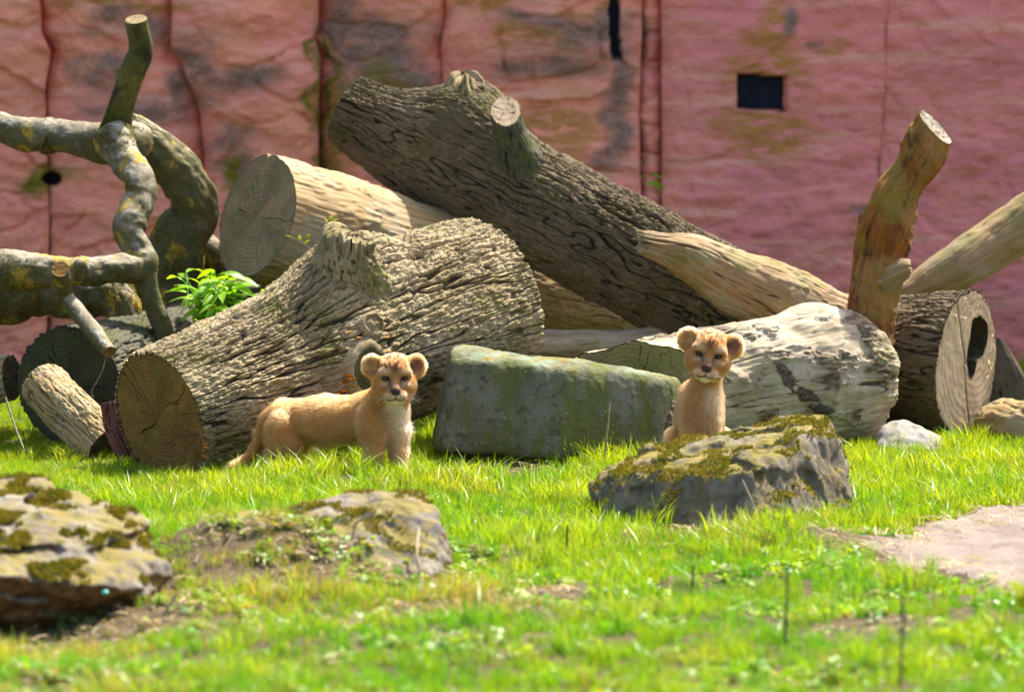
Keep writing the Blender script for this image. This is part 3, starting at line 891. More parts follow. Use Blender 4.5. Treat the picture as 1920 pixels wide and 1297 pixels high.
# the stump that carries its near end, mostly hidden by the front log
prop = thing("support_log", gpt(470, 21.9), "dark shaded log standing under the grey sawn end beside the green plant", "log")
TP = Tube([(430, 800, 22.1, 60), (440, 640, 22.0, 62), (452, 540, 21.95, 66)], 70, 110, oak_bark(.12, .03, .008, 23))
TP.add(prop, "bark", M['bark_mossy']); TP.add_cap(prop, "cut_end", M['cut_dark'], 1)

# bleached log right of centre
pale = thing("bleached_log", gpt(1400, 21.0), "thick sun-bleached log with peeling patches behind the peeking cub", "log", "oak logs piled by the wall")
T4 = Tube([(1180, 759, 20.72, 122), (1290, 746, 20.86, 123), (1400, 730, 20.98, 130), (1500, 720, 21.09, 136), (1562, 716, 21.17, 134), (1600, 715, 21.22, 122), (1618, 714, 21.25, 98)], 330, 380,
          stripped(.014, 41, .026, 18, 1.0), shear0=(.33, -.84, 0))
for (px, py, d, a, s) in ((1530, 620, 21.1, .03, .10), (1420, 640, 20.95, .018, .06), (1480, 790, 20.9, -.02, .05), (1300, 690, 20.9, .02, .07)):
    T4.lump(P(px, py, d), a, s)
T4.add(pale, "trunk", M['bleached'])
T4.add_cap(pale, "cut_end", M['cut_green'], 0, rough=.01, label="greenish radially cracked sawn end behind the stone block")
T4.add_cap(pale, "far_end", M['cut_grey'], 1)
def flake(root, tube, name, path, w, mat, lift=.012, seed=0, label=None):
    """A strip of loose bark or a rotted hollow lying along pixel path on the tube."""
    pts = [tube.at(*p) for p in path]
    n = len(pts) * 8
    q, _ = catmull(np.array([np.append(a, w) for a, b in pts]), n)
    nn, _ = catmull(np.array([np.append(b, w) for a, b in pts]), n)
    q = q[:, :3]; nn = nn[:, :3] / np.linalg.norm(nn[:, :3], axis=1)[:, None]
    T = np.gradient(q, axis=0); T /= np.linalg.norm(T, axis=1)[:, None]
    S = np.cross(T, nn)
    na = 12
    V = []
    for j in range(na):
        f = (j / (na - 1) - .5) * 2
        prof = w * np.sin(np.linspace(.12, math.pi - .12, n)) ** .6
        wob = 1 + .5 * perlin(np.stack([np.linspace(0, 6, n), np.full(n, f), np.full(n, float(seed))], -1), 1.0, 80)
        h = lift * (1 - abs(f) ** 3) * (1 + .5 * perlin(np.stack([np.linspace(0, 9, n), np.full(n, f * 2), np.full(n, float(seed))], -1), 1.0, 82)) - .004
        V.append(q + S * (f * prof * wob)[:, None] + nn * h[:, None])
    V = np.array(V)
    lp = np.stack([np.repeat(np.linspace(0, n * .01, n)[None], na, 0), np.repeat(np.linspace(-w, w, na)[:, None], n, 1), np.zeros((na, n)) + seed], -1).reshape(-1, 3)
    part(root, name, V, grid_faces(na, n, False), mat, {"lp": lp, "hh": np.clip(.5 + rng.normal(size=na * n) * .2, 0, 1)}, label=label)
flake(pale, T4, "rotten_hollow", [(1462, 676), (1485, 705), (1510, 735), (1538, 755)], .040, M['bark_brown'], .008, 4, label="dark rotten split in the bleached log")
flake(pale, T4, "rotten_hollow", [(1520, 765), (1545, 768), (1566, 775)], .022, M['bark_brown'], .010, 5)

# hollow trunk with the peeled limb
hollow = thing("hollow_trunk", gpt(1720, 21.1), "rough trunk with a pale hollow split sawn end and one peeled limb", "trunk")
T5 = Tube([(1812, 684, 21.5, 138), (1770, 680, 21.55, 131), (1700, 676, 21.66, 120), (1600, 665, 21.82, 112), (1480, 650, 22.0, 100)], 200, 360, oak_bark(.16, .030, .012, 51), shear0=None)
sq = np.abs(np.linspace(-1, 1, T5.na))
T5.add(hollow, "bark", M['oak_dark'])
# hollow end: flat sawn rim with a leaning keyhole through it
ring = T5.V[0]; c0 = ring.mean(0)
hx = np.array([1843, 1846, 1838, 1850, 1860, 1856, 1842, 1834, 1828, 1818, 1822, 1812, 1806, 1812, 1820, 1830, 1838])
def hole_pt(px, py): return P(px, py, 20.85)
axis = -T5.T[0]
e2 = np.array([0, 0, 1.0]); e2 = e2 - axis * (e2 @ axis); e2 /= np.linalg.norm(e2)
e1 = np.cross(e2, axis); e1 /= np.linalg.norm(e1)
if e1[0] < 0: e1 = -e1
ang_r = np.arctan2((ring - c0) @ e2, (ring - c0) @ e1)
hc = c0 + e1 * .095 + e2 * .085
hr = .105 * (1 + .24 * np.sin(ang_r * 2 + .7) + .16 * np.sin(ang_r * 3 + 1.5) + .05 * np.sin(ang_r * 6))
hole_ring = hc + e1[None] * (np.cos(ang_r) * hr * .80)[:, None] + e2[None] * (np.sin(ang_r) * hr * 1.30)[:, None]
outer = c0 + (ring - c0) * .985
tt = np.linspace(0, 1, 60)
Vh = outer[None] * (1 - tt)[:, None, None] + hole_ring[None] * tt[:, None, None]
loc = np.stack([np.linalg.norm(Vh - hc, axis=2), (Vh - c0) @ e1, (Vh - c0) @ e2], -1)
Vh = Vh + axis * (fbm(Vh, 18, 2, 5) * .002)[..., None]
crk = np.abs(loc[..., 1] - (-.02 + .35 * (-loc[..., 2] - .02)))
crk2 = np.abs((loc[..., 1] + .07) - (.14 - loc[..., 2]) * .45)
groove = .016 * np.exp(-(crk / .004) ** 2) * (loc[..., 2] < 0) + .016 * np.exp(-(crk2 / .005) ** 2) * (loc[..., 2] > .0) * (loc[..., 1] < .06)
Vh = Vh - axis * groove[..., None]
part(hollow, "hollow_end", Vh, grid_faces(60, T5.na)[:, ::-1], M['cut_pale'], {"lp": loc.reshape(-1, 3), "rt": np.repeat(1 - tt * .6, T5.na), "ck": np.clip(groove / .012, 0, 1).ravel()}, label="pale sawn end with a dark keyhole hollow")
deep = np.linspace(0, 1, 14)
Vt = hole_ring[None] * (1 - deep * .25)[:, None, None] + (hc * 1.0)[None, None] * (deep * .25)[:, None, None] - axis * (deep * .40)[:, None, None]
Vt = Vt + fbm(Vt, 22, 3, 9)[..., None] * .02 * e1
cb = Vt[-1].mean(0)
Vt2 = np.vstack([Vt.reshape(-1, 3), cb])
j = np.arange(T5.na)
Ft = [grid_faces(14, T5.na)[:, ::-1], np.stack([13 * T5.na + (j + 1) % T5.na, 13 * T5.na + j, np.full(T5.na, 14 * T5.na)], 1)]
part(hollow, "hollow_core", Vt2, Ft, M['bark_brown'], {"lp": np.vstack([Vt.reshape(-1, 3), cb]) - c0, "hh": np.full(len(Vt2), .3)})
T5.add_cap(hollow, "far_end", M['cut_grey'], 1)
T6 = Tube([(1207, 454, 21.4, 20), (1235, 462, 21.41, 27), (1290, 478, 21.43, 40), (1350, 512, 21.46, 54), (1420, 545, 21.5, 64), (1500, 583, 21.56, 66), (1590, 628, 21.62, 74), (1690, 655, 21.62, 80)], 220, 180, stripped(.008, 61, .013, 20, .5))
w = smooth(.12, 0, T6.s / T6.s[-1])[:, None, None]
a = np.linspace(0, 2 * math.pi, T6.na, endpoint=False)
jg = perlin(np.stack([np.cos(a) * 2, np.sin(a) * 2, 0 * a], -1), 1.7, 90) + rng.normal(size=T6.na) * .12
T6.V = T6.V + T6.T[:, None] * (jg * .07)[None, :, None] * w
T6.lump(P(1440, 482, 21.3), .02, .025)
T6.lump(P(1280, 440, 21.3), .018, .03)
T6.add(hollow, "peeled_limb", M['peeled'], label="peeled limb with a ragged broken tip")
T6.add_cap(hollow, "broken_tip", M['cut_pale'], 0, inset=-.0, rough=.03, rings=10)

# upright orange branch
up_b = thing("upright_branch", gpt(1640, 20.95), "orange-brown barkless branch standing upright against the bleached log with a broken top", "branch")
T7 = Tube([(1752, 236, 21.33, 37), (1735, 270, 21.33, 38), (1708, 320, 21.33, 38), (1678, 375, 21.33, 40), (1656, 440, 21.33, 44), (1642, 510, 21.33, 47), (1632, 580, 21.33, 46), (1626, 640, 21.33, 38), (1622, 700, 21.34, 24), (1620, 760, 21.36, 18)], 220, 130,
          stripped(.014, 71, .024, 24, .8), shear0=(.45, -.35, 0.1))
T7.lump(P(1692, 512, 21.28), .025, .03); T7.lump(P(1612, 432, 21.28), .02, .025)
T7.add(up_b, "stem", M['orange'])
T7.add_cap(up_b, "broken_top", M['cut_small'], 0, dish=.03, rough=.014)
stub(up_b, "side_knob", [(1660, 525, 21.3, 34), (1684, 512, 21.27, 25), (1700, 506, 21.25, 19), (1706, 505, 21.25, 14)], M['peeled'], stripped(.006, 77, .02, 40), 30, 50, M['cut_small'], .012, end_name='knob_end')

# branch leaning in from the right
rb = thing("side_branch", gpt(1900, 22.2), "thick grey-green branch slanting up out at the right edge behind the hollow trunk", "branch")
T8 = Tube([(1680, 562, 22.0, 22), (1740, 530, 22.02, 36), (1800, 497, 22.05, 42), (1860, 458, 22.1, 47), (1930, 414, 22.15, 52), (2040, 340, 22.2, 58)], 160, 120, stripped(.006, 81, .010, 20))
T8.add(rb, "stem", M['peeled'])
T8.add_cap(rb, "broken_end", M['cut_small'], 0)
T8.add_cap(rb, "far_end", M['cut_small'], 1)

# horizontal log under the pile
under = thing("thin_log", gpt(1140, 21.9), "thin weathered log lying flat in the shade behind the stone block", "log")
T9 = Tube([(985, 650, 21.9, 26), (1100, 646, 21.9, 27), (1200, 640, 21.95, 28), (1290, 634, 22.0, 27)], 120, 90, stripped(.008, 91, .012, 18))
T9.add(under, "trunk", M['bleached']); T9.add_cap(under, "cut_end", M['cut_small'], 0); T9.add_cap(under, "far_end", M['cut_small'], 1)

# shaded log with a dark round end at the left
dark = thing("shaded_log", gpt(200, 21.5), "fat shaded log with dark round mossy end under the grey dead tree", "log")
T10 = Tube([(128, 722, 21.05, 108), (230, 700, 21.5, 104), (360, 665, 22.2, 100), (470, 640, 22.8, 96)], 150, 220, oak_bark(.14, .03, .012, 101))
T10.add(dark, "bark", M['bark_mossy'])
T10.add_cap(dark, "cut_end", M['cut_dark'], 0)
T10.add_cap(dark, "far_end", M['cut_dark'], 1)
small = thing("short_log", gpt(150, 20.55), "short weathered log with a sunlit top propped against the shaded round log end", "log")
T11 = Tube([(82, 722, 20.85, 44), (110, 752, 20.75, 45), (160, 800, 20.6, 46), (205, 842, 20.5, 46)], 120, 130, oak_bark(.16, .03, .007, 111, .02, .003, .012))
T11.add(small, "bark", M['stripped']); T11.add_cap(small, "cut_end", M['cut_grey'], 0); T11.add_cap(small, "far_end", M['cut_dark'], 1)
edge = thing("mossy_log", gpt(-40, 21.3), "mossy log end poking in at the left edge beside the shaded round log", "log")
T12 = Tube([(-120, 716, 21.4, 52), (-40, 712, 21.35, 48), (22, 708, 21.3, 42)], 80, 110, oak_bark(.14, .03, .008, 121))
T12.add(edge, "bark", M['stripped']); T12.add_cap(edge, "cut_end", M['cut_dark'], 1)
# loose bark slab behind the brown sawn end
loose = thing("bark_slab", gpt(250, 20.35), "loose reddish bark slab wedged behind the brown sawn end of the big log", "bark")
T13 = Tube([(212, 752, 20.3, 20), (222, 800, 20.3, 26), (245, 850, 20.3, 26), (275, 900, 20.32, 22)], 70, 60, oak_bark(.10, .03, .010, 131))
T13.add(loose, "bark", M['bark_red']); T13.add_cap(loose, "top_end", M['bark_red'], 0); T13.add_cap(loose, "bottom_end", M['bark_red'], 1)
# lower right
lr = thing("fallen_log", gpt(1900, 20.8), "pale split log lying low at the right edge below the hollow trunk end", "log")
T14 = Tube([(1850, 795, 21.9, 34), (1890, 800, 21.5, 48), (1940, 812, 21.2, 60), (2060, 830, 20.9, 70)], 110, 150, stripped(.012, 141, .02, 14))
T14.add(lr, "trunk", M['stripped']); T14.add_cap(lr, "cut_end", M['cut_grey'], 0); T14.add_cap(lr, "far_end", M['cut_grey'], 1)
lr2 = thing("split_slab", gpt(1890, 21.3), "brown split wood slab leaning behind the hollow sawn end at the right", "wood slab")
T15 = Tube([(1862, 640, 22.1, 14), (1876, 690, 22.08, 30), (1888, 735, 22.06, 38), (1896, 800, 22.06, 44)], 60, 70, stripped(.008, 151, .012, 20))
T15.V[..., 1] = 22.07 + (T15.V[..., 1] - 22.07) * .4
T15.add(lr2, "slab", M['bark_brown']); T15.add_cap(lr2, "top_end", M['bark_brown'], 0); T15.add_cap(lr2, "bottom_end", M['bark_brown'], 1)

# ------------------------------------------------------------------ grey dead tree, left
dt = thing("dead_tree", gpt(250, 22.0), "grey twisted dead tree with yellow lichen and sawn branches at the left", "dead tree")
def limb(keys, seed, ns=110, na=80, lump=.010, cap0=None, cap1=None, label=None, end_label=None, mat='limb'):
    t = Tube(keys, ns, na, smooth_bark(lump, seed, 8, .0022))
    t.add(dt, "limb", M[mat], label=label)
    if cap0: t.add_cap(dt, "sawn_end", M[cap0], 0, rough=.003, checks=1)
    if cap1: t.add_cap(dt, "sawn_end", M[cap1], 1, rough=.003, checks=1)
    return t
limb([(-90, 215, 22.0, 30), (0, 238, 22.0, 31), (45, 250, 21.98, 33), (80, 252, 21.95, 31), (92, 256, 21.95, 36), (105, 256, 21.93, 31), (150, 262, 21.9, 32), (195, 268, 21.88, 40), (235, 268, 21.88, 44), (262, 262, 21.95, 36)], 201, 150, cap0='cut_small')
limb([(218, 262, 21.85, 40), (221, 232, 21.8, 28), (230, 190, 21.75, 25), (247, 140, 21.72, 24), (264, 102, 21.7, 23), (262, 70, 21.68, 21), (256, 36, 21.64, 20)], 202, 130, 70, .005, cap1='cut_grey', mat='limb_mossy', label="mossy upright sawn branch of the dead tree")
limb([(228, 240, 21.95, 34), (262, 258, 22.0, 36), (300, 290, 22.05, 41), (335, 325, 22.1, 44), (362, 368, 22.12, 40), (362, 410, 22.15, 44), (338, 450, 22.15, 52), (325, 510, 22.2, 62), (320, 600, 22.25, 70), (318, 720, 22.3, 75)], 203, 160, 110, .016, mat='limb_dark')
limb([(212, 262, 21.75, 40), (235, 300, 21.65, 30), (262, 335, 21.55, 29), (262, 375, 21.5, 31), (245, 415, 21.45, 29), (243, 440, 21.42, 28), (262, 470, 21.4, 28), (268, 492, 21.38, 29), (250, 503, 21.35, 27), (200, 504, 21.28, 26), (150, 506, 21.22, 27), (100, 510, 21.2, 28), (30, 508, 21.2, 38), (-60, 515, 21.2, 44), (-140, 520, 21.2, 46)], 204, 260, 90, .012, cap1='cut_small')
limb([(268, 495, 21.38, 26), (276, 535, 21.38, 20), (292, 580, 21.4, 19), (310, 630, 21.42, 18), (330, 700, 21.45, 18)], 205, 80, 60, .005)
limb([(118, 560, 21.1, 19), (117, 535, 21.06, 19), (113, 505, 20.95, 17)], 206, 40, 60, .004, cap1='cut_brown')
limb([(155, 505, 21.12, 14), (148, 495, 21.05, 11), (146, 520, 21.1, 12)], 216, 30, 40, .004)
limb([(112, 545, 21.12, 17), (140, 578, 21.05, 16), (172, 618, 20.95, 16), (205, 660, 20.82, 13)], 207, 70, 60, .004, cap1='cut_brown')
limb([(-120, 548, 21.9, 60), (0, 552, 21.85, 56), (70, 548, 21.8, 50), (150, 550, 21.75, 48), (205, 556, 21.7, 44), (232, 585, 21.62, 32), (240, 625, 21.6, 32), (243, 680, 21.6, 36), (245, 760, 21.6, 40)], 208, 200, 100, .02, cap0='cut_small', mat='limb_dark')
limb([(330, 430, 22.3, 34), (372, 452, 22.3, 30), (400, 480, 22.3, 26), (420, 520, 22.3, 24), (430, 620, 22.3, 26)], 209, 80, 60, .01)
tw = twig(dt, "dangling_twig", [P(198, 672, 20.84), P(190, 700, 20.86), P(172, 732, 20.86), P(176, 745, 20.86)], .0022, M['twig'])
# ------------------------------------------------------------------ stones: signed-distance solids meshed by surface nets
def surface_nets(D, origin, h):
    nx, ny, nz = D.shape
    neg = D < 0
    cell = np.zeros((nx - 1, ny - 1, nz - 1), np.int32)
    for dx in (0, 1):
        for dy in (0, 1):
            for dz in (0, 1):
                cell += neg[dx:nx - 1 + dx, dy:ny - 1 + dy, dz:nz - 1 + dz]
    act = (cell > 0) & (cell < 8)
    idx = np.full(act.shape, -1, np.int32)
    ii = np.argwhere(act)
    idx[act] = np.arange(len(ii))
    acc = np.zeros((len(ii), 3)); cnt = np.zeros(len(ii))
    c = [(a, b, d) for a in (0, 1) for b in (0, 1) for d in (0, 1)]
    edges = [(p, q) for p in c for q in c if sum(abs(p[k] - q[k]) for k in range(3)) == 1 and p < q]
    for p, q in edges:
        a = D[ii[:, 0] + p[0], ii[:, 1] + p[1], ii[:, 2] + p[2]]
        b = D[ii[:, 0] + q[0], ii[:, 1] + q[1], ii[:, 2] + q[2]]
        m = (a < 0) != (b < 0)
        t = np.where(m, a / np.where(m, a - b, 1), 0)
        pt = np.array(p)[None] + t[:, None] * (np.array(q) - np.array(p))[None]
        acc += np.where(m[:, None], pt, 0); cnt += m
    V = (ii + acc / cnt[:, None]) * h + origin
    F = []
    for ax in range(3):
        u, v = (ax + 1) % 3, (ax + 2) % 3
        sl0 = [slice(None)] * 3; sl1 = [slice(None)] * 3
        sl0[ax] = slice(0, -1); sl1[ax] = slice(1, None)
        a, b = neg[tuple(sl0)], neg[tuple(sl1)]
        e = np.argwhere(a != b)
        e = e[(e[:, u] > 0) & (e[:, v] > 0) & (e[:, u] < D.shape[u] - 1) & (e[:, v] < D.shape[v] - 1)]
        flip = a[e[:, 0], e[:, 1], e[:, 2]]
        def cc(du, dv):
            k = e.copy(); k[:, u] -= du; k[:, v] -= dv
            return idx[k[:, 0], k[:, 1], k[:, 2]]
        q = np.stack([cc(1, 1), cc(0, 1), cc(0, 0), cc(1, 0)], 1)
        q[~flip] = q[~flip][:, ::-1]
        F.append(q)
    F = np.concatenate(F)
    return V, F[(F >= 0).all(1)]

def make_grid(lo, hi, h):
    n = [int(math.ceil((hi[k] - lo[k]) / h)) + 1 for k in range(3)]
    ax = [lo[k] + np.arange(n[k], dtype=np.float32) * h for k in range(3)]
    return np.stack(np.meshgrid(*ax, indexing='ij'), -1).astype(np.float32)

def hull_planes(pts):
    import bmesh
    bm = bmesh.new()
    for p in pts: bm.verts.new(p)
    bmesh.ops.convex_hull(bm, input=bm.verts)
    bm.normal_update()
    c = np.mean(pts, 0)
    pl = []
    for f in bm.faces:
        n = np.array(f.normal); o = np.array(f.verts[0].co)
        if n @ (o - c) < 0: n = -n
        if not any(n @ q[0] > .999 for q in pl): pl.append((n, float(n @ o)))
    bm.free()
    return pl

def rock_sdf(pts, h, k=.02, noise=(), pad=.06):
    pts = np.asarray(pts, float)
    lo, hi = pts.min(0) - pad, pts.max(0) + pad
    G = make_grid(lo, hi, h)
    D = None
    for n, d in hull_planes(pts):
        q = (G @ n.astype(np.float32) - np.float32(d)) / k
        D = q if D is None else np.logaddexp(D, q)
    D = D * k
    near = np.abs(D) < pad + .03
    Pn = G[near]
    dn = D[near]
    for amp, sc, oc, kind, seed in noise:
        v = fbm(Pn, sc, oc, seed)
        if kind == 'ridge': v = .35 - np.abs(v) * 1.6
        if kind == 'step': v = smooth(-.08, .08, v) - .5
        dn = dn + amp * v
    D[near] = dn
    return surface_nets(D, lo, h)

# cut stone block
BLK = [P(842, 668, 20.12), P(806, 832, 20.06), P(838, 648, 20.22), P(860, 643, 20.52), P(800, 846, 20.5),
       P(1040, 680, 20.06), P(1065, 857, 19.98), P(1040, 664, 20.14), P(1055, 664, 20.4),
       P(1270, 712, 20.18), P(1236, 835, 20.14), P(1264, 698, 20.24), P(1288, 716, 20.5), P(1270, 835, 20.5), P(1065, 860, 20.4),
       P(806, 832, 20.06) - [0, 0, .03], P(1065, 857, 19.98) - [0, 0, .02], P(1236, 835, 20.14) - [0, 0, .07], P(1270, 835, 20.5) - [0, 0, .07], P(800, 846, 20.5) - [0, 0, .05]]
V, F = rock_sdf(BLK, .0075, .014, [(.022, (3, 3, 1.2), 3, '', 1), (.010, (16, 16, 3), 3, '', 2), (.004, 45, 3, '', 3)])
solid("stone_block", V, F, M['block'], label="long green-stained squared stone block between the two lion cubs", cat="stone block")

def moss_on(root, V, F, n, lo=.45, h=.012, seed=0, nsc=7, thr=.0, name="moss", mat=None, region=None):
    """Short moss tufts rooted on the upward faces of a surface."""
    r = np.random.default_rng(seed)
    tri = F[:, :3]
    A, B, C = V[tri[:, 0]], V[tri[:, 1]], V[tri[:, 2]]
    nr = np.cross(B - A, C - A); ar = np.linalg.norm(nr, axis=1); nz = nr[:, 2] / np.maximum(ar, 1e-12)
    cen = (A + B + C) / 3
    w = ar * (smooth(lo, lo + .25, nz)) * (fbm(cen, nsc, 4, seed + 3) > thr)
    if region is not None: w = w * region(cen)
    if w.sum() <= 0: return
    k = r.choice(len(w), n, p=w / w.sum())
    u = r.random((n, 1)); v = r.random((n, 1)); sw = (u + v) > 1
    u = np.where(sw, 1 - u, u); v = np.where(sw, 1 - v, v)
    pt = A[k] + (B[k] - A[k]) * u + (C[k] - A[k]) * v
    nn = nr[k] / ar[k][:, None]
    d = nn + r.normal(size=(n, 3)) * .55; d /= np.linalg.norm(d, axis=1)[:, None]
    s = np.cross(d, r.normal(size=(n, 3))); s /= np.linalg.norm(s, axis=1)[:, None]
    hh = h * (.5 + r.random((n, 1)))
    ww = hh * .28
    VV = np.stack([pt - s * ww - nn * .002, pt + s * ww - nn * .002, pt + d * hh], 1).reshape(-1, 3)
    FF = np.arange(3 * n).reshape(-1, 3)
    rep = lambda a: np.repeat(a, 3)
    part(root, name, VV, FF, mat or M['moss'], {"dry": rep(np.clip(r.normal(.35, .25, n), 0, 1)), "var": rep(r.random(n)), "hue": rep(np.clip(.5 + fbm(pt, 9, 2, seed) * 1.5, 0, 1))}, kind="stuff")

# mossy boulder, right foreground
RB = [P(1100, 905, 18.45), P(1150, 960, 18.15), P(1180, 848, 18.7), P(1300, 812, 18.9), P(1430, 790, 18.9), P(1555, 776, 18.75), P(1548, 800, 18.4),
      P(1412, 878, 17.98), P(1270, 872, 18.12), P(1150, 890, 18.25), P(1442, 1010, 17.86), P(1300, 985, 18.05), P(1582, 830, 18.5), P(1600, 900, 18.55), P(1626, 985, 18.3),
      P(1545, 1005, 18.05), P(1600, 980, 18.9), P(1130, 930, 18.8), P(1300, 980, 19.0), P(1570, 830, 19.0),
      P(1150, 960, 18.15) - [0, 0, .06], P(1442, 1010, 17.86) - [0, 0, .05], P(1545, 1005, 18.05) - [0, 0, .05], P(1626, 985, 18.3) - [0, 0, .05], P(1300, 985, 18.05) - [0, 0, .05]]
V, F = rock_sdf(RB, .0085, .012, [(.05, 3.2, 3, '', 11), (.016, (12, 12, 4), 4, 'ridge', 12), (.014, (20, 20, 9), 4, '', 13), (.014, (5, 5, 9), 2, 'step', 14)])
rbk = thing("mossy_boulder", (float(V[:, 0].mean()), float(V[:, 1].mean()), 0), "grey angular boulder with a mossy sloping top in front of the peeking cub", "boulder", "boulders on the grass bank")
part(rbk, "stone", V, F, M['rock_grey'])
moss_on(rbk, V, F, 17000, .5, .011, 21, 7, .05)

# left foreground boulder
LB = [P(-80, 905, 16.5), P(40, 890, 16.6), P(120, 893, 16.5), P(195, 910, 16.35), P(255, 965, 16.2), P(310, 1035, 16.0), P(325, 1090, 15.95), P(285, 1125, 15.75), P(272, 1170, 15.9),
      P(150, 1090, 15.5), P(-80, 1065, 15.42), P(-80, 1225, 15.85), P(120, 1215, 15.85), P(250, 1185, 15.9), P(-80, 1180, 16.6), P(260, 1130, 16.5)]
V, F = rock_sdf(LB, .0085, .014, [(.055, 3.0, 3, '', 31), (.018, 9, 4, 'ridge', 32), (.014, 22, 4, '', 33), (.025, (3, 3, 8), 2, 'step', 34)])
lbk = thing("brown_boulder", (float(V[:, 0].mean()), float(V[:, 1].mean()), 0), "big brown boulder with moss and bare patches on top at the lower left", "boulder", "boulders on the grass bank")
part(lbk, "stone", V, F, M['rock_ochre'])
moss_on(lbk, V, F, 14000, .35, .014, 41, 6, .06)
# the boulder half sunk into the bank, centre left
CB = [P(300, 1015, 16.75), P(400, 985, 16.95), P(520, 962, 17.0), P(640, 922, 16.95), P(700, 908, 16.95), P(790, 910, 16.85), P(828, 965, 16.7), P(850, 1045, 16.55), P(800, 1090, 16.35),
      P(680, 955, 16.6), P(640, 975, 16.5), P(700, 1075, 16.3), P(600, 1070, 16.35), P(420, 1060, 16.5), P(320, 1060, 16.6), P(850, 1045, 16.55) - [0, 0, .10], P(700, 1075, 16.3) - [0, 0, .06], P(850, 1080, 17.0), P(400, 1050, 17.3), P(700, 1030, 17.3)]
V, F = rock_sdf(CB, .0085, .014, [(.05, 3.2, 3, '', 51), (.018, 9, 4, 'ridge', 52), (.014, 22, 4, '', 53)])
cbk = thing("sunken_boulder", (float(V[:, 0].mean()), float(V[:, 1].mean()), 0), "low brownish boulder half buried in the grass bank, mossy along its ridge", "boulder", "boulders on the grass bank")
part(cbk, "stone", V, F, M['rock_ochre'])
moss_on(cbk, V, F, 8000, .6, .012, 61, 7, .08)
# pale stone under the hollow trunk
V, F = rock_sdf([P(1635, 850, 20.8), P(1645, 788, 20.9), P(1690, 780, 20.9), P(1750, 800, 20.85), P(1785, 850, 20.75), P(1700, 866, 20.65), P(1650, 850, 21.1), P(1770, 850, 21.05), P(1700, 790, 21.05)], .009, .014,
                [(.02, 6, 3, '', 71), (.010, 22, 3, '', 72)])
solid("pale_stone", V, F, M['rock_pale'], label="small pale rounded stone under the hollow trunk", cat="stone")
# splintered wood piece between block and peeking cub
V, F = rock_sdf([P(1240, 832, 19.9), P(1246, 770, 19.9), P(1262, 735, 19.95), P(1278, 742, 19.95), P(1282, 800, 19.9), P(1262, 840, 19.85), P(1250, 840, 20.05), P(1280, 760, 20.05)], .006, .008,
                [(.012, (20, 20, 5), 3, '', 75), (.008, (50, 50, 8), 2, 'ridge', 76)])
solid("wood_splinter", V, F, M['bark_brown'], {"lp": V, "hh": np.full(len(V), .7)}, label="brown split wood piece standing at the right end of the stone block", cat="wood piece")
# moss on the dead tree
def tube_moss(root, tube, n, region, h=.012, seed=0, lo=-.9):
    V, F, A = tube.mesh()
    moss_on(root, V, F, n, lo, h, seed, 9, -.25, region=region)
for o in list(dt.children):
    if o.name.startswith("limb"):
        me = o.data
        Vw = np.zeros(len(me.vertices) * 3); me.vertices.foreach_get("co", Vw); Vw = Vw.reshape(-1, 3) + np.array(dt.location)
        Fw = np.zeros(len(me.loops), np.int32); me.loops.foreach_get("vertex_index", Fw); Fw = Fw.reshape(-1, 4)
        def reg(c):
            x, y, d = to_px(c)
            w = np.zeros(len(c))
            for cx, cy, r in ((220, 245, 42), (85, 280, 16), (240, 350, 10), (20, 540, 60), (215, 560, 50), (320, 430, 40), (345, 480, 50), (395, 480, 30)):
                w = np.maximum(w, smooth(1.3, .5, np.hypot(x - cx, y - cy) / r))
            return w
        Vt = Vw
        tri = Fw[:, :3]
        cen = Vt[tri].mean(1)
        tot = (reg(cen) > .2).sum()
        if tot > 60: moss_on(dt, Vt, Fw, min(5000, int(tot * 1.2)), -.9, .010, 80 + len(o.name), 9, -.1, region=reg)
# ------------------------------------------------------------------ lion cubs
class Sdf:
    def __init__(self, lo, hi, h):
        self.lo, self.h = np.array(lo, float), h
        self.G = make_grid(lo, hi, h)
        self.D = np.full(self.G.shape[:3], 1.0, np.float32)
    def sub(self, lo, hi):
        a = np.clip(np.floor((np.array(lo) - self.lo) / self.h).astype(int), 0, None)
        b = np.ceil((np.array(hi) - self.lo) / self.h).astype(int) + 1
        return tuple(slice(a[k], max(a[k] + 1, b[k])) for k in range(3))
    def apply(self, sl, d, k, cut=False):
        o = self.D[sl]
        if cut: d = -d; hh = np.clip(.5 - .5 * (o - d) / k, 0, 1); self.D[sl] = np.maximum(o, d) + k * hh * (1 - hh) * 0 + (k * .25) * np.clip(1 - np.abs(o - d) / k, 0, 1) ** 2
        else: self.D[sl] = np.minimum(o, d) - (k * .25) * np.clip(1 - np.abs(o - d) / k, 0, 1) ** 2
    def cap(self, a, b, r1, r2, k=.03, cut=False):
        a, b = np.array(a, np.float32), np.array(b, np.float32)
        R_ = max(r1, r2) + k + .02
        sl = self.sub(np.minimum(a, b) - R_, np.maximum(a, b) + R_)
        p = self.G[sl] - a
        ab = b - a
        t = np.clip((p @ ab) / max(float(ab @ ab), 1e-9), 0, 1)
        self.apply(sl, np.linalg.norm(p - t[..., None] * ab, axis=-1) - (r1 + (r2 - r1) * t), k, cut)
    def ell(self, c, r, k=.03, rot=None, cut=False):
        c, r = np.array(c, np.float32), np.array(r, np.float32)
        R_ = float(r.max()) + k + .02
        sl = self.sub(c - R_, c + R_)
        p = self.G[sl] - c
        if rot is not None: p = p @ np.asarray(rot, np.float32)
        k0 = np.linalg.norm(p / r, axis=-1); k1 = np.linalg.norm(p / (r * r), axis=-1)
        self.apply(sl, k0 * (k0 - 1) / np.maximum(k1, 1e-6), k, cut)

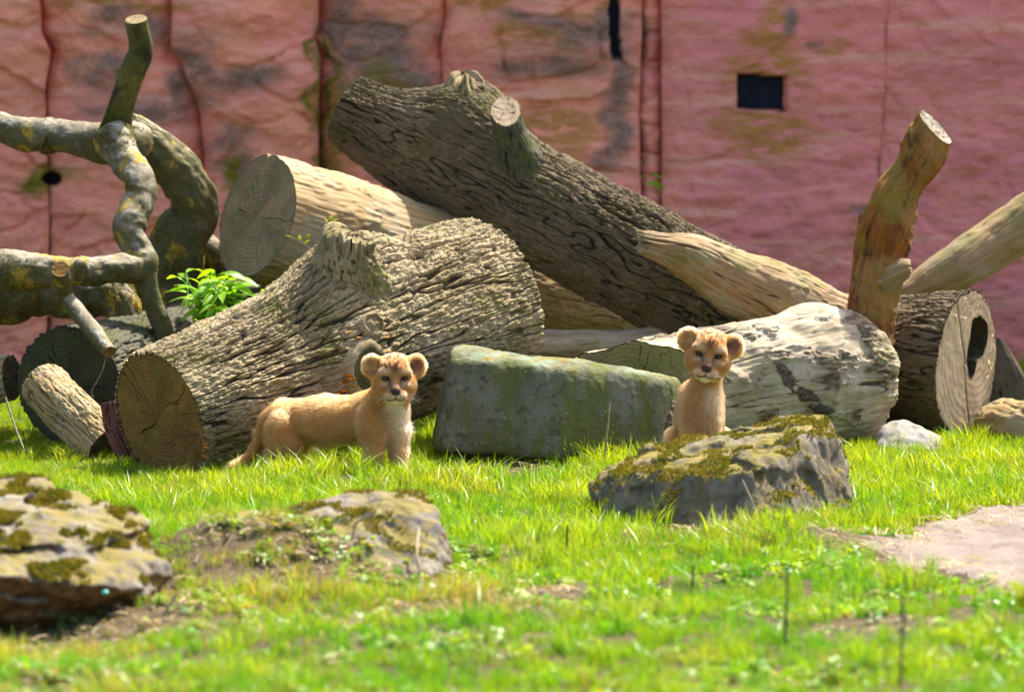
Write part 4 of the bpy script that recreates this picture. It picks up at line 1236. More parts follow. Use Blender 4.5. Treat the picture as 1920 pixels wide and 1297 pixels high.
def rotm(x=0, y=0, z=0):
    return np.array(Matrix.Rotation(R(z), 3, 'Z') @ Matrix.Rotation(R(y), 3, 'Y') @ Matrix.Rotation(R(x), 3, 'X'))

def mat_skin():
    m = MB("cub_hide"); c = m.attr("col", "Color")
    return m.done(c, .75, None, .15)
def mat_fur():
    m = MB("cub_fur", False)
    b = m.n("ShaderNodeBsdfHairPrincipled"); b.parametrization = 'COLOR'
    c = m.attr("col", "Color")
    m.l(c, b.inputs["Color"])
    b.inputs["Roughness"].default_value = .45; b.inputs["Radial Roughness"].default_value = .6
    m.l(b.outputs[0], m.out.inputs[0])
    return m.m
def mat_eye():
    m = MB("cub_eye"); p = m.obj()
    y, z, x = m.xyz(p, 1), m.xyz(p, 2), m.xyz(p, 0)
    rr = m.math('SQRT', m.math('ADD', m.math('MULTIPLY', x, x), m.math('MULTIPLY', z, z)))
    c = m.mix(m.step(rr, .0032, .0038), (.003, .003, .003), (.030, .027, .024))
    c = m.mix(m.step(rr, .0058, .0068), c, (.012, .010, .009))
    return m.done(c, .06, None, .6)
M['hide'], M['fur'], M['eye'] = mat_skin(), mat_fur(), mat_eye()
M['whisker'] = mat_flat("whisker", (.8, .78, .72), .4, .4, .05)

def hair_obj(root, name, pts, rad, mat, cols=None):
    n, k = pts.shape[:2]
    hc = bpy.data.hair_curves.new(name)
    hc.add_curves([k] * n)
    hc.attributes["position"].data.foreach_set("vector", np.ascontiguousarray(pts - wloc(root), np.float32).ravel())
    ra = hc.attributes.get("radius") or hc.attributes.new("radius", 'FLOAT', 'POINT')
    ra.data.foreach_set("value", np.ascontiguousarray(rad, np.float32).ravel())
    if cols is not None:
        ca = hc.attributes.new("col", 'FLOAT_COLOR', 'CURVE')
        ca.data.foreach_set("color", np.ascontiguousarray(np.concatenate([cols, np.ones((n, 1))], 1), np.float32).ravel())
    hc.materials.append(mat)
    o = link(bpy.data.objects.new(name, hc)); o.parent = root
    return tag(o, kind="stuff")

def mixc(c, w, col):
    return c * (1 - w[:, None]) + np.array(col)[None] * w[:, None]
def gauss(x, z, cx, cz, sx, sz):
    return np.exp(-((x - cx) / sx) ** 2 - ((z - cz) / sz) ** 2)

TAN, ORANGE, CREAM, DARK = (.345, .138, .028), (.37, .118, .016), (.66, .50, .31), (.022, .014, .010)
EX, EZ = .0345, .007

def make_cub(base, body, head_c, head_rot, label, seed, lo, hi, back_dir, hs=1.0):
    S = Sdf(lo, hi, .0028)
    for kind, *a in body:
        getattr(S, kind)(*a)
    Rm = rotm(*head_rot) @ np.diag([1.0, -1.0, 1.0])         # head axes: x right, y out of the face, z up
    hc = np.array(head_c)
    H = lambda x, y, z: hc + Rm @ (np.array([x, y, z]) * hs)
    def he(c, r, k=.018, rot=None, cut=False):
        S.ell(H(*c), np.array(r) * hs, k, Rm if rot is None else Rm @ rot, cut)
    def hcap(a, b, r1, r2, k=.016, cut=False):
        S.cap(H(*a), H(*b), r1 * hs, r2 * hs, k, cut)
    he((0, -.015, .024), (.070, .075, .068))
    he((0, .02, .035), (.055, .05, .045))
    for s in (-1, 1):
        he((s * .042, .012, -.018), (.039, .045, .042), .028)
        he((s * .028, .024, -.052), (.034, .042, .032), .028)
        he((s * .036, .045, .028), (.024, .020, .016), .016)
        he((s * .034, .045, -.022), (.022, .022, .018), .016)
        he((s * .0195, .080, -.056), (.0225, .022, .0175), .010)
        e = rotm(0, s * 28, s * -22)
        he((s * .077, -.012, .046), (.041, .020, .043), .022, e)
        he((s * .080, .013, .048), (.029, .022, .033), .006, e, True)
    hcap((0, .040, .016), (0, .086, -.030), .021, .016)
    he((0, .060, -.048), (.039, .036, .029))
    he((0, .066, -.076), (.021, .024, .013), .010)
    he((0, .094, -.037), (.0185, .012, .0125), .005)
    for s in (-1, 1):
        he((s * EX, .066, EZ), (.0098, .014, .0056), .006, None, True)
    V, F = surface_nets(S.D, S.lo, S.h)
    F = F.copy()
    q = ((V - hc) @ Rm) / hs
    X, Y, Z = q[:, 0], q[:, 1], q[:, 2]
    inhead = smooth(.150, .115, np.linalg.norm(q * np.array([.85, 1, 1]), axis=1)) * smooth(-.125, -.085, Z)
    front = smooth(.0, .03, Y)
    nz = fbm(V, 60, 3, seed); nz2 = fbm(V, 16, 3, seed + 1)
    c = np.tile(np.array(TAN), (len(V), 1))
    c = mixc(c, np.clip(.5 + nz2 * 1.2, 0, 1) * .5, (.41, .195, .055))
    c = mixc(c, smooth(.35, .6, .5 + nz) * .4, (.36, .17, .055))
    zmax = V[:, 2].max()
    c = mixc(c, smooth(.15, .05, V[:, 2] + .02 * nz2) * .5 * smooth(-.30, -.24, V[:, 0]), (.45, .25, .095))
    thr = np.exp(-(np.linalg.norm((V - (hc + np.array([.035, -.02, -.15]))) / np.array([.05, .08, .10]), axis=1)) ** 2)
    c = mixc(c, thr * .75, CREAM)
    # head pattern
    hcol = np.tile(np.array((.34, .130, .024)), (len(V), 1))
    hcol = mixc(hcol, smooth(.015, .05, Z) * .95, ORANGE)
    streak = perlin(np.stack([X * 120, Z * 45, Y * 45], -1), 1.0, seed + 4)
    hcol = mixc(hcol, smooth(.02, .28, streak) * smooth(.025, .05, Z) * smooth(.060, .035, np.abs(X)) * .95, (.065, .022, .008))
    hcol = mixc(hcol, smooth(.08, .3, -streak) * smooth(.03, .06, Z) * .5, (.68, .42, .17))
    hcol = mixc(hcol, gauss(X, Z, 0, .040, .011, .016) * front * .95, (.075, .030, .012))
    hcol = mixc(hcol, gauss(X, Z, 0, .012, .012, .022) * front * .7, (.30, .155, .06))
    for s in (-1, 1):
        hcol = mixc(hcol, gauss(X, Z, s * .036, .031, .020, .011) * front * .65, (.58, .43, .27))
        hcol = mixc(hcol, gauss(X, Z, s * .036, -.013, .020, .009) * front * .45, (.54, .40, .27))
        hcol = mixc(hcol, gauss(X, Z, s * .019, -.014, .007, .016) * front * .9, (.08, .042, .025))
        hcol = mixc(hcol, gauss(X, Z, s * .031, -.030, .012, .010) * front * .8, (.17, .085, .042))
    hcol = mixc(hcol, gauss(X, Z, 0, -.022, .016, .016) * front * .9, (.15, .085, .048))
    mz = smooth(.046, .030, np.abs(X)) * smooth(-.040, -.050, Z) * smooth(.03, .05, Y)
    hcol = mixc(hcol, mz * .75, (.60, .42, .25))
    hcol = mixc(hcol, smooth(-.066, -.075, Z) * smooth(.045, .02, np.abs(X)) * front, (.68, .54, .37))
    for i, zz in enumerate((-.050, -.056, -.062)):
        hcol = mixc(hcol, np.exp(-((Z - zz - .06 * (np.abs(X) - .02)) / .0013) ** 2) * smooth(.012, .018, np.abs(X)) * smooth(.036, .03, np.abs(X)) * front * .75, (.16, .075, .03))
    for s in (-1, 1):
        ee = np.hypot((X - s * EX) / 1.3, (Z - EZ - .10 * s * (X - s * EX)) * 1.18)
        hcol = mixc(hcol, smooth(.0122, .0092, ee) * smooth(.02, .04, Y), DARK)
        hcol = mixc(hcol, np.exp(-((X - s * .0195) / .0035) ** 2 - ((Z - .001 + .2 * 0) / .008) ** 2) * front * .9, (.04, .025, .018))
        er = ((q - np.array([s * .082, .0, .049])) @ rotm(0, s * 28, s * -22))
        ed = np.hypot(er[:, 0] / .030, er[:, 2] / .037)
        hcol = mixc(hcol, smooth(1.05, .6, ed) * smooth(-.022, -.010, er[:, 1]) * (np.abs(X) > .045), (.30, .13, .075))
        hcol = mixc(hcol, np.exp(-(((er[:, 0] + s * .012) / .014) ** 2 + ((er[:, 2] + .012) / .018) ** 2)) * (np.abs(X) > .045) * (Y < .03) * .85, (.10, .045, .035))
        hcol = mixc(hcol, smooth(.95, 1.3, ed) * (np.abs(X) > .06) * (Z > .03) * .7, (.58, .30, .10))
    nose = (np.abs(X) < .0185 - .45 * np.clip(-.036 - Z, 0, .03)) & (Z < -.0275) & (Z > -.050) & (Y > .080)
    hcol = mixc(hcol, nose * 1.0, (.055, .032, .026))
    ml = np.exp(-(X / .0022) ** 2) * ((Z < -.046) & (Z > -.064))
    mz_ = -.0640 - .0055 * np.sin(np.clip(np.abs(X) / .030, 0, 1) * math.pi * .75)
    mouth = np.exp(-((Z - mz_) / .0030) ** 2) * smooth(.037, .031, np.abs(X))
    hcol = mixc(hcol, np.clip(ml + mouth, 0, 1) * (Y > .045), (.05, .02, .015))
    c = c * (1 - inhead[:, None]) + hcol * inhead[:, None]
    root = thing("lion_cub", base, label, "lion cub", "lion cubs among the logs")
    Vw = V + np.array(base)
    part(root, "body", Vw, F, M['hide'], {"col": np.concatenate([c, np.ones((len(c), 1))], 1)})
    # eyes
    for s in (-1, 1):
        m = (np.hypot(X - s * EX, Z - EZ) < .020) & (Y > .02)
        ring = m & (np.hypot(X - s * EX, Z - EZ) > .011)
        ys = float(np.median(Y[ring]))
        r_ = .0092 * hs
        a = np.linspace(0, 2 * math.pi, 24, endpoint=False); b = np.linspace(.02, math.pi - .02, 15)
        sph = np.stack([np.cos(a)[None] * np.sin(b)[:, None], np.repeat(np.cos(b)[:, None], 24, 1), np.sin(a)[None] * np.sin(b)[:, None]], -1).reshape(-1, 3) * r_
        me = mk_mesh("eye", sph, grid_faces(15, 24), M['eye'])
        o = link(bpy.data.objects.new("eye", me)); o.parent = root
        o.location = tuple(H(s * EX, ys - .0070, EZ))
        o.rotation_euler = Matrix((rotm(*head_rot)).tolist()).to_euler()
        o.scale = (1.05, 1.0, .76)
    # fur
    r = np.random.default_rng(seed)
    tri = np.concatenate([F[:, [0, 1, 2]], F[:, [0, 2, 3]]])
    A, B, C = V[tri[:, 0]], V[tri[:, 1]], V[tri[:, 2]]
    nr = np.cross(B - A, C - A); ar = np.linalg.norm(nr, axis=1)
    cen = (A + B + C) / 3
    qc = ((cen - hc) @ Rm) / hs
    ih = inhead[tri[:, 0]]
    fr = ih * smooth(.0, .03, qc[:, 1])
    bald = nose[tri[:, 0]].astype(float)
    for s in (-1, 1):
        bald = np.maximum(bald, (np.hypot((qc[:, 0] - s * EX) / 1.2, qc[:, 2] - EZ) < .0100) & (qc[:, 1] > .02))
    w = ar * (1 + 1.2 * ih) * (1 - bald)
    N_ = 90000
    k = r.choice(len(w), N_, p=w / w.sum())
    u, v = r.random((N_, 1)), r.random((N_, 1)); sw = (u + v) > 1
    u, v = np.where(sw, 1 - u, u), np.where(sw, 1 - v, v)
    p0 = A[k] + (B[k] - A[k]) * u + (C[k] - A[k]) * v
    nn = nr[k] / np.maximum(ar[k], 1e-12)[:, None]
    col = c[tri[k, 0]] * (1 - u - v) + c[tri[k, 1]] * u + c[tri[k, 2]] * v
    col = np.clip(col * (.65 + .6 * r.random((N_, 1))), .004, .95)
    qk = qc[k]
    hd = qk - np.array([0, .10, -.038]); hd /= np.linalg.norm(hd, axis=1)[:, None]
    hdir = hd @ Rm.T
    bd = np.tile(np.array(back_dir, float), (N_, 1))
    ihk = ih[k][:, None]
    comb = bd * (1 - ihk) + hdir * ihk
    comb = comb + .6 * np.stack([perlin(p0, 22, 71), perlin(p0, 22, 72), perlin(p0, 22, 73)], -1) + r.normal(size=(N_, 3)) * .18
    comb -= nn * (comb * nn).sum(1)[:, None]
    comb /= np.maximum(np.linalg.norm(comb, axis=1), .2)[:, None]
    ln = .0205 * (1 - ih[k]) + ih[k] * .0095
    ln = ln * (1 - .66 * fr[k])
    ln = ln + .008 * thr[tri[k, 0]]
    ln = ln * r.uniform(.45, 1.35, N_) * (1 + .5 * perlin(p0, 30, 77))
    lift = .75 * (1 - fr[k]) + .35 * fr[k]
    d1 = nn * lift[:, None] + comb * .9; d1 /= np.linalg.norm(d1, axis=1)[:, None]
    d2 = nn * (lift * .45)[:, None] + comb + np.array([0, 0, -.25]); d2 /= np.linalg.norm(d2, axis=1)[:, None]
    L = ln[:, None]
    pts = np.stack([p0 - nn * .001, p0 + d1 * L * .4, p0 + d1 * L * .4 + d2 * L * .35, p0 + d1 * L * .4 + d2 * L * .7], 1)
    rad = np.tile(np.array([.00036, .00033, .00022, .00006]), (N_, 1))
    hair_obj(root, "fur", pts + np.array(base), rad, M['fur'], col)
    # whiskers
    W = []
    for s in (-1, 1):
        for i in range(9):
            z0 = -.048 - .0065 * (i % 3); x0 = .018 + .006 * (i // 3)
            st = np.array([s * x0, .088, z0]); L_ = r.uniform(.045, .075)
            dr = np.array([s * .85, .25, r.uniform(-.35, .25)]); dr /= np.linalg.norm(dr)
            W.append([H(*(st + dr * L_ * f - np.array([0, .02, .02]) * f * f)) for f in (0, .35, .7, 1)])
    W = np.array(W)
    hair_obj(root, "whiskers", W + np.array(base), np.tile(np.array([.00016, .00014, .0001, .00005]), (len(W), 1)), M['whisker'])
    return root

def paw(x, y, z=.018):
    out = [("ell", (x, y, z), (.030, .038, .022), .02)]
    for i, dx in enumerate((-.021, -.007, .007, .021)):
        out.append(("ell", (x + dx, y - .032 + abs(dx) * .3, z - .003), (.0095, .015, .013), .006))
    return out

gz1 = gpt(620, 19.7)
BODY1 = [("cap", (.165, -.055, .215), (-.02, .0, .203), .090, .090, .03), ("cap", (-.02, .0, .203), (-.165, .05, .200), .090, .076, .03),
         ("ell", (-.188, .055, .192), (.074, .072, .080), .03), ("ell", (.150, -.125, .200), (.050, .038, .088), .014), ("ell", (.20, .01, .19), (.05, .045, .08), .03),
         ("ell", (.232, -.065, .192), (.058, .068, .085), .03), ("cap", (.185, -.05, .262), (.243, -.085, .345), .068, .062, .035),
         ("ell", (.247, -.095, .262), (.052, .055, .07), .03), ("ell", (.15, -.05, .285), (.06, .05, .03), .03),
         ("cap", (.175, -.125, .17), (.170, -.145, .09), .043, .032, .025), ("cap", (.170, -.145, .09), (.172, -.15, .03), .031, .029, .02),
         ("cap", (.262, -.075, .17), (.262, -.10, .09), .041, .031, .03), ("cap", (.262, -.10, .09), (.265, -.11, .03), .030, .028, .02),
         ("ell", (-.192, -.018, .155), (.064, .050, .088), .016), ("cap", (-.15, -.03, .12), (-.225, -.01, .078), .042, .028, .02), ("cap", (-.225, -.01, .078), (-.205, -.03, .02), .027, .026, .02),
         ("ell", (-.165, .105, .16), (.066, .042, .086), .03), ("cap", (-.11, .11, .11), (-.165, .12, .075), .042, .028, .025), ("cap", (-.165, .12, .075), (-.145, .10, .02), .027, .026, .02),
         ("cap", (-.245, .055, .205), (-.272, .055, .15), .026, .018, .03), ("cap", (-.272, .055, .15), (-.300, .04, .085), .018, .015, .02),
         ("cap", (-.300, .04, .085), (-.335, .01, .045), .015, .014, .02), ("cap", (-.335, .01, .045), (-.375, -.02, .03), .014, .017, .02)]
for px_, py_ in ((.174, -.165), (.268, -.125), (-.205, -.055), (-.14, .085)):
    BODY1 += paw(px_, py_)
cub1 = make_cub(tuple(gz1), BODY1, (.246, -.115, .374), (0, 0, 4), "tan lion cub standing sideways in the grass, its whole flank in view", 601, (-.43, -.30, -.02), (.44, .22, .53), (-.85, .1, -.35), 1.06)
gz2 = gpt(1312, 19.6)
BODY2 = [("cap", (.012, .01, .13), (.014, .005, .27), .080, .068, .03), ("cap", (.014, .005, .27), (.030, -.02, .375), .062, .056, .035), ("cap", (-.005, .15, .11), (-.005, .05, .28), .088, .070, .03),
         ("ell", (.0, .17, .10), (.10, .10, .10), .03), ("ell", (-.042, .0, .225), (.030, .05, .07), .02), ("ell", (.058, .0, .22), (.028, .05, .07), .02),
         ("cap", (-.034, -.03, .19), (-.037, -.065, .10), .037, .029, .016), ("cap", (-.037, -.065, .10), (-.038, -.075, .03), .028, .027, .016),
         ("cap", (.050, -.03, .19), (.052, -.06, .10), .037, .029, .016), ("cap", (.052, -.06, .10), (.053, -.07, .03), .028, .027, .016),
         ("ell", (-.090, .10, .085), (.042, .085, .075), .02), ("ell", (.085, .12, .085), (.042, .085, .075), .02),
         ("cap", (-.105, .06, .03), (-.10, -.01, .02), .026, .026, .02), ("cap", (.095, .07, .03), (.10, .0, .02), .026, .026, .02),
         ("cap", (-.03, .26, .06), (-.14, .24, .025), .022, .018, .02), ("cap", (-.14, .24, .025), (-.22, .15, .02), .018, .017, .02)]
for px_, py_ in ((-.039, -.09), (.054, -.085), (-.10, -.02), (.10, -.015)):
    BODY2 += paw(px_, py_)
zc = P(1328, 670, 19.5)[2] - gz2[2]
cub2 = make_cub(tuple(gz2), BODY2, (.033, -.085, zc), (0, 9, -3), "tan lion cub sitting behind the mossy boulder with only head and chest showing", 602, (-.30, -.22, -.02), (.22, .32, .60), (0, .2, -1.0), 1.09)
# ------------------------------------------------------------------ grass and ground cover
def tuft_mesh(name, n, spread, hmin, hmax, w, seed, lean=.5, mat=None, segs=3):
    r = np.random.default_rng(seed)
    V, F, var = [], [], []
    for i in range(n):
        a = r.random() * 6.283; rad = spread * math.sqrt(r.random())
        base = np.array([math.cos(a) * rad, math.sin(a) * rad, -.008])
        h = hmin + (hmax - hmin) * r.random() ** 1.2
        da = r.random() * 6.283
        ln = h * lean * abs(r.normal(.6, .5))
        dv = np.array([math.cos(da), math.sin(da), 0])
        fa = r.random() * 6.283
        side = np.array([math.cos(fa), math.sin(fa), 0]) * w * (.6 + .7 * r.random())
        b0 = len(V)
        for s in range(segs):
            f = s / segs
            c = base + np.array([0, 0, h * (f - .18 * f * f * (ln / h))]) + dv * ln * f * f
            ws = side * (1 - .55 * f)
            V += [c - ws, c + ws]
        V.append(base + np.array([0, 0, h * (1 - .18 * ln / h)]) + dv * ln)
        for s in range(segs - 1):
            q = b0 + s * 2
            F.append((q, q + 1, q + 3)); F.append((q, q + 3, q + 2))
        q = b0 + (segs - 1) * 2
        F.append((q, q + 1, q + 2))
        var += [r.random()] * (segs * 2 + 1)
    return mk_mesh(name, np.array(V), np.array(F), mat or M['grass'], {"var": np.array(var)})

def scatter_object(name, pts, rot, scl, idx, sources, extra, **kw):
    me = bpy.data.meshes.new(name)
    me.vertices.add(len(pts)); me.vertices.foreach_set("co", np.ascontiguousarray(pts, np.float32).ravel())
    for k, v in {"rot": rot}.items():
        me.attributes.new(k, 'FLOAT_VECTOR', 'POINT').data.foreach_set("vector", np.ascontiguousarray(v, np.float32).ravel())
    for k, v in {"scl": scl, **extra}.items():
        me.attributes.new(k, 'FLOAT', 'POINT').data.foreach_set("value", np.ascontiguousarray(v, np.float32))
    me.attributes.new("idx", 'INT', 'POINT').data.foreach_set("value", np.ascontiguousarray(idx, np.int32))
    o = link(bpy.data.objects.new(name, me))
    col = bpy.data.collections.new(name + "_tufts")
    for i, s in enumerate(sources):
        t = bpy.data.objects.new(f"{name}_tuft_{i:02d}", s); col.objects.link(t)
    ng = bpy.data.node_groups.new(name + "_scatter", 'GeometryNodeTree')
    ng.interface.new_socket("Geometry", in_out='INPUT', socket_type='NodeSocketGeometry')
    ng.interface.new_socket("Geometry", in_out='OUTPUT', socket_type='NodeSocketGeometry')
    gi = ng.nodes.new("NodeGroupInput"); go = ng.nodes.new("NodeGroupOutput")
    ip = ng.nodes.new("GeometryNodeInstanceOnPoints")
    ci = ng.nodes.new("GeometryNodeCollectionInfo"); ci.inputs[0].default_value = col; ci.inputs["Separate Children"].default_value = True; ci.inputs["Reset Children"].default_value = True
    def na(nm, dt):
        a = ng.nodes.new("GeometryNodeInputNamedAttribute"); a.data_type = dt; a.inputs[0].default_value = nm
        return a.outputs[0]
    L = ng.links.new
    L(gi.outputs[0], ip.inputs["Points"]); L(ci.outputs[0], ip.inputs["Instance"])
    ip.inputs["Pick Instance"].default_value = True
    L(na("idx", 'INT'), ip.inputs["Instance Index"])
    e2r = ng.nodes.new("FunctionNodeEulerToRotation"); L(na("rot", 'FLOAT_VECTOR'), e2r.inputs[0]); L(e2r.outputs[0], ip.inputs["Rotation"])
    L(na("scl", 'FLOAT'), ip.inputs["Scale"])
    L(ip.outputs[0], go.inputs[0])
    md = o.modifiers.new("scatter", 'NODES'); md.node_group = ng
    return tag(o, **kw)

def field(n, seed, d0=13.0, d1=24.9, half=.112):
    r = np.random.default_rng(seed)
    y = np.sqrt(r.random(n) * (d1 ** 2 - d0 ** 2) + d0 ** 2)
    x = (r.random(n) * 2 - 1) * (y * half)
    return x, y, r
def px_of(x, y):
    return 960 + x / y * FPX
def bare_mask(x, y):
    """0 = bare soil, 1 = full grass."""
    p = np.stack([x, y, 0 * x], -1)
    m = np.ones(x.shape)
    e = in_path(x, y) + .10 * fbm(p, 5, 3, 301)
    m *= smooth(.92, 1.08, e)
    px = px_of(x, y)
    def spot(cx, d, rx, rd):
        q = np.hypot((px - cx) / rx, (y - d) / rd) + .35 * fbm(p, 4, 3, 305)
        return 1 - smooth(1.15, .75, q)
    m *= spot(930, 19.75, 130, .22)        # worn soil in front of the block
    m *= spot(1010, 16.0, 110, .28)
    m *= spot(1330, 17.75, 150, .20)
    m *= spot(1600, 17.3, 90, .3)
    m *= spot(1300, 19.4, 90, .3)
    m *= spot(800, 16.2, 120, .3) * .5 + .5
    m *= spot(560, 16.3, 260, .3) * .3 + .7
    m *= spot(330, 15.6, 150, .25) * .5 + .5
    m *= spot(120, 15.35, 260, .35) * .75 + .25
    m *= spot(720, 15.3, 140, .2) * .6 + .4
    m *= spot(1650, 15.0, 160, .25) * .6 + .4
    return m
def dry_mask(x, y):
    p = np.stack([x, y, 0 * x], -1)
    px = px_of(x, y)
    d = .16 + .22 * fbm(p, 1.6, 3, 311) + .20 * fbm(p, 7, 3, 312)
    d = d + .52 * np.exp(-((px - 470) / 330) ** 2 - ((y - 16.0) / .9) ** 2) + .22 * np.exp(-((px - 900) / 200) ** 2 - ((y - 15.4) / .5) ** 2) + .25 * smooth(700, 100, px) * smooth(16.2, 15, y) + .0
    d = d + (.04 + .5 * fbm(p, 2.2, 3, 315)) * smooth(17.2, 15.5, y)
    d = d + .25 * np.exp(-((px - 1350) / 190) ** 2 - ((y - 17.5) / .5) ** 2)
    d = d + .22 * np.exp(-((px - 320) / 120) ** 2 - ((y - 19.0) / .35) ** 2)
    d = d + .22 * np.exp(-((px - 860) / 120) ** 2 - ((y - 18.9) / .3) ** 2)
    return np.clip(d, 0, 1)

tufts = [tuft_mesh("blades", 22, .032, .040, .090, .0023, 400 + i, .55) for i in range(5)]
tufts += [tuft_mesh("blades", 14, .028, .070, .130, .0026, 410 + i, .75) for i in range(3)]
tufts += [tuft_mesh("blades", 30, .036, .018, .050, .0026, 420 + i, .9) for i in range(4)]
x, y, r = field(64000, 21, half=.163)
p = np.stack([x, y, 0 * x], -1)
bm = bare_mask(x, y)
clump = fbm(p, 3.0, 3, 321)
clump2 = fbm(p, 9.0, 2, 322)
keep = r.random(len(x)) < bm * np.clip(.95 + clump2 * .7 - smooth(17.6, 16.4, y) * (.42 - clump2 * 1.5), .06, 1)
x, y, p, clump, clump2, bm = x[keep], y[keep], p[keep], clump[keep], clump2[keep], bm[keep]
n = len(x)
px = px_of(x, y)
tall = np.clip(.38 + clump * 1.2 + .60 * np.exp(-((y - 19.35) / .6) ** 2) - .55 * smooth(18.2, 16.6, y) + .95 * smooth(.02, .2, fbm(p, 3.6, 2, 341)) * smooth(17.8, 17.0, y) - .45 * smooth(470, 380, px) * smooth(18.8, 19.2, y) - .35 * smooth(1560, 1640, px) * smooth(19.0, 19.6, y), 0, 1)
u = r.random(n)
idx = np.where(u < tall * .45, 5 + r.integers(0, 3, n), np.where(u < .45 + tall * .5, r.integers(0, 5, n), 8 + r.integers(0, 4, n)))
scl = np.clip(.78 + .30 * clump + .16 * r.normal(size=n), .45, 1.5) * (.55 + .45 * bm)
scl = scl * np.where(y < 17.0, .9, 1.0) * (1 - .30 * smooth(470, 380, px) * smooth(18.8, 19.2, y))
rot = np.stack([r.normal(size=n) * .12, r.normal(size=n) * .12, r.random(n) * 6.283], -1)
dry = np.clip(dry_mask(x, y) + r.normal(size=n) * .10, 0, 1)
hue = np.clip(.42 + clump * .9 + clump2 * .5 + r.normal(size=n) * .15 + .2 * smooth(18.2, 19.2, y) - .22 * smooth(17.6, 16.4, y), 0, 1)
scatter_object("grass", np.stack([x, y, ground(x, y)], -1), rot, scl, idx, tufts, {"dry": dry, "hue": hue}, kind="stuff",
               label="bright green grass growing over the enclosure floor", cat="grass")

# low broad-leaved ground cover on the near bank
def rosette(name, n, seed, L, W):
    r = np.random.default_rng(seed)
    V, F, var = [], [], []
    lv, lf = leaf_mesh("l", L, W, .15, .6)
    for i in range(n):
        a = r.random() * 6.283; t = r.uniform(.1, 1.0); s = r.uniform(.6, 1.1)
        m = np.array(Matrix.Rotation(a, 3, 'Z') @ Matrix.Rotation(t, 3, 'X'))
        o = np.array([r.normal() * .014, r.normal() * .014, r.random() * .02])
        b = len(np.concatenate(V)) if V else 0
        V.append(lv * s @ m.T + o); F.append(lf + b); var += [r.random()] * len(lv)
    return mk_mesh(name, np.concatenate(V), np.concatenate(F), M['grass'], {"var": np.array(var)})
ros = [rosette("rosette", 12, 500 + i, .022, .013) for i in range(4)]
x, y, r = field(9000, 31, 13.0, 18.4)
p = np.stack([x, y, 0 * x], -1)
w = smooth(-.05, .2, fbm(p, 2.6, 3, 331)) * bare_mask(x, y) * smooth(17.9, 16.6, y)
k = r.random(len(x)) < w
x, y = x[k], y[k]; n = len(x)
scatter_object("ground_cover", np.stack([x, y, ground(x, y)], -1), np.stack([r.normal(size=n) * .2, r.normal(size=n) * .2, r.random(n) * 6.28], -1), r.uniform(.6, 1.3, n), r.integers(0, 4, n), ros,
               {"dry": np.clip(dry_mask(x, y) * .9 + r.normal(size=n) * .25, 0, 1), "hue": np.clip(r.normal(.35, .3, n), 0, 1)}, kind="stuff", label="small leafy weeds among the grass of the near bank", cat="weeds")

# dry straw and wood chips lying on the soil
x, y, r = field(26000, 41, 13.0, 20.4)
w = np.clip((1 - bare_mask(x, y)) * .75 + smooth(.35, .8, dry_mask(x, y)) * .55, 0, 1) * smooth(.75, 1.0, in_path(x, y) + .06)
k = r.random(len(x)) < w
x, y = x[k], y[k]; n = len(x)
a = r.random(n) * 6.283; L = r.uniform(.015, .07, n); wd = r.uniform(.0008, .0022, n)
c = np.stack([x, y, ground(x, y) + r.uniform(.003, .025, n)], -1)
d = np.stack([np.cos(a), np.sin(a), r.normal(size=n) * .25], -1) * L[:, None] * .5
s = np.stack([-np.sin(a), np.cos(a), r.normal(size=n) * .5], -1) * wd[:, None]
bow = np.stack([0 * a, 0 * a, np.abs(r.normal(size=n)) * .006], -1)
V = np.stack([c - d - s, c - d + s, c + bow - s, c + bow + s, c + d - s, c + d + s], 1).reshape(-1, 3)
b = np.arange(n)[:, None] * 6
F = np.concatenate([b + np.array([[0, 1, 3, 2]]), b + np.array([[2, 3, 5, 4]])])
rp = lambda v: np.repeat(v, 6)
solid("straw", V, F, M['straw'], {"dry": rp(np.clip(r.normal(.5, .3, n), 0, 1)), "var": rp(r.random(n)), "hue": rp(r.random(n))}, loc=np.zeros(3), kind="stuff", label="dry straw and bits of bark lying on the bare soil", cat="straw")
# crumbs and pebbles
x, y, r = field(9000, 51, 14.0, 20.4)
w = (1 - bare_mask(x, y)) * .6
k = r.random(len(x)) < np.where(in_path(x, y) < 1, .10, w)
x, y = x[k], y[k]; n = len(x)
ico = np.array([[0, 0, 1], [.9, 0, .2], [.1, .9, .1], [-.9, .1, .2], [0, -.9, .1], [0, 0, -1.0]])
icf = np.array([[0, 1, 2], [0, 2, 3], [0, 3, 4], [0, 4, 1], [5, 2, 1], [5, 3, 2], [5, 4, 3], [5, 1, 4]])
sz = r.uniform(.0015, .008, n)
V = (ico[None] * sz[:, None, None] * (.7 + .6 * r.random((n, 6, 1))) + np.stack([x, y, ground(x, y) + .004], -1)[:, None]).reshape(-1, 3)
F = (icf[None] + np.arange(n)[:, None, None] * 6).reshape(-1, 3)
solid("pebbles", V, F, M['rock_pale'], loc=np.zeros(3), kind="stuff", label="crumbs of soil and tiny pebbles scattered on bare ground", cat="pebbles")

